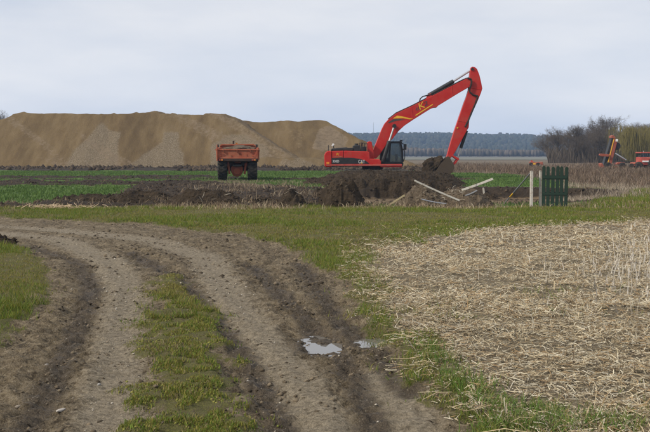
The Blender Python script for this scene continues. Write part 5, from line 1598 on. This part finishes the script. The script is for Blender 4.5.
# leaning grey pole with yellow band
x_, y_ = ground_at(503, 203.4, 0.02); p0 = Vector((x_, y_, H(x_, y_) - .05)); p1 = at(530.6, 172.8, 28.12)
d_ = (p1 - p0)
lp = MB().tube(p0, p1 + d_ * .01, .022, n=10).build("leaning_pole", paint_mat("grey_pole", (0.16, 0.17, 0.19), .5, (.1, .08, .06), .4, 4.0), None, origin=p0)
MB().tube((p0 + d_ * .27) , (p0 + d_ * .39), .0245, n=10).build("yellow_band", M_YEL, lp, origin=p0)
tag(lp, "grey pole with a yellow band leaning on the white post", "pole")

def board(a, b, w, th, mat, name, label, cat="board", roll=0.3, group="boards in the rubble"):
    a = Vector(a); b = Vector(b); d = b - a; L = d.length; q = d.to_track_quat('X', 'Z')
    mb = MB(); n = 8
    vs = []
    for i in range(n + 1):
        s = L * i / n; sag = .02 * math.sin(math.pi * i / n)
        for (yy, zz) in ((-w / 2, -th / 2), (w / 2, -th / 2), (w / 2, th / 2), (-w / 2, th / 2)): vs.append((s, yy, zz - sag))
    fs = [(0, 1, 2, 3), tuple(4 * n + k for k in (3, 2, 1, 0))]
    for i in range(n):
        for k in range(4): fs.append((4 * i + k, 4 * i + (k + 1) % 4, 4 * i + 4 + (k + 1) % 4, 4 * i + 4 + k))
    mb.add(vs, fs)
    ob = mb.build(name, mat, None, .004, origin=O0)
    ob.location = a; ob.rotation_mode = 'QUATERNION'
    from mathutils import Quaternion
    ob.rotation_quaternion = q @ Quaternion((1, 0, 0), roll)
    tag(ob, label, cat, group); return ob
board(at(414.4, 180.6, 28.2), at(459.5, 200.6, 28.4), .066, .024, M_BOARD, "board", "white board sloping down to the right across the rubble heap", roll=1.0)
board(at(462.0, 190.2, 28.9), at(492.8, 178.9, 29.4), .080, .030, M_BOARD, "board", "white beam sticking up to the right from the rubble heap", roll=.9)
board(at(377.2, 212.4, 27.6), at(404.6, 195.2, 28.4), .060, .024, M_TIMBER, "board", "brown and white board at the rubble heap's left foot", roll=.9)
board(at(421.6, 199.2, 28.0), at(446.4, 203.8, 28.1), .055, .02, paint_mat("grey_metal", (.30, .31, .33), .4, (.15, .12, .1), .4, 6, metal=.5), "metal_strip", "grey metal strip lying under the sloping white board", "metal strip", roll=.5)
board(at(465.4, 195.6, 28.5), at(477.0, 190.4, 28.9), .05, .02, paint_mat("grey_metal_pale", (.22, .22, .22), .5, (.15, .12, .1), .4, 6, metal=.3), "metal_strip", "short grey strip under the raised white beam", "metal strip", roll=.5)
x_, y_ = hx(484.2, 44.3), 44.3
sp_ = MB().prism([(-.045, -.2), (.045, -.2), (.035, .26), (-.02, .30), (-.05, .24)], -.03, .03).build("post_stub", M_BOARD, None, .005, origin=O0)
sp_.location = (x_, y_, at(484.2, 193.5, 44.3).z); sp_.rotation_euler = (0, -.12, 0); tag(sp_, "short white post stub standing in the pit", "post")
# straw wisps by the wheat edge at the left
n = 150
xx = rng.normal(hx(58, 27.6), 0.55, n); yy = 27.6 + rng.normal(0, .35, n)
V, F, T = straw_geo(xx, yy, surf_z(xx, yy), .12 + .2 * rng.random(n), np.full(n, .02), rng.random(n) * 3.1, rng.normal(0, .3, n), pick([(.42, .30, .19), (.5, .38, .25), (.34, .25, .16)], n), .02 + .10 * rng.random(n))
ws = link("straw_wisps", np_mesh("straw_wisps", V, F, M_STRAW, T)); tag(ws, "tan straw wisps at the edge of the wheat on the left", "straw", kind="stuff")

# twigs and roots sticking out of the rubble and soil heaps
n = 170
hs = [(hx(420, 29), 28.9, .75, .62), (hx(455, 29), 29.1, .8, .5), (hx(343, 29), 28.8, .6, .55), (hx(206, 30), 29.6, 1.1, .35), (hx(291, 29), 28.9, .4, .25)]
k_ = rng.integers(0, len(hs), n); k_ = np.where(rng.random(n) < .5, 0, k_); k_ = np.where(rng.random(n) < .3, 1, k_)
hs = np.array(hs)
xx = hs[k_, 0] + rng.normal(0, .45, n) * hs[k_, 2]; yy = hs[k_, 1] + rng.normal(0, .35, n)
dgx = bpy.context.evaluated_depsgraph_get(); dgx.update()
zz = np.zeros(n)
for i_ in range(n):
    ok_, loc_, nn_, fi_, ob_, mt_ = sc.ray_cast(dgx, Vector((xx[i_], yy[i_], 3.0)), Vector((0, 0, -1)))
    zz[i_] = loc_.z if ok_ else 0.0
V, F, T = straw_geo(xx, yy, zz, .10 + .32 * rng.random(n) ** 2, .008 + .010 * rng.random(n), rng.random(n) * 3.14, rng.normal(0, .5, n), pick([(.20, .15, .10), (.30, .25, .18), (.12, .09, .06), (.40, .36, .29)], n), .02 + .05 * rng.random(n))
tw = link("twigs", np_mesh("twigs", V, F, M_STEM, T)); tag(tw, "broken twigs, roots and splinters strewn over the soil heaps", "twigs", kind="stuff")
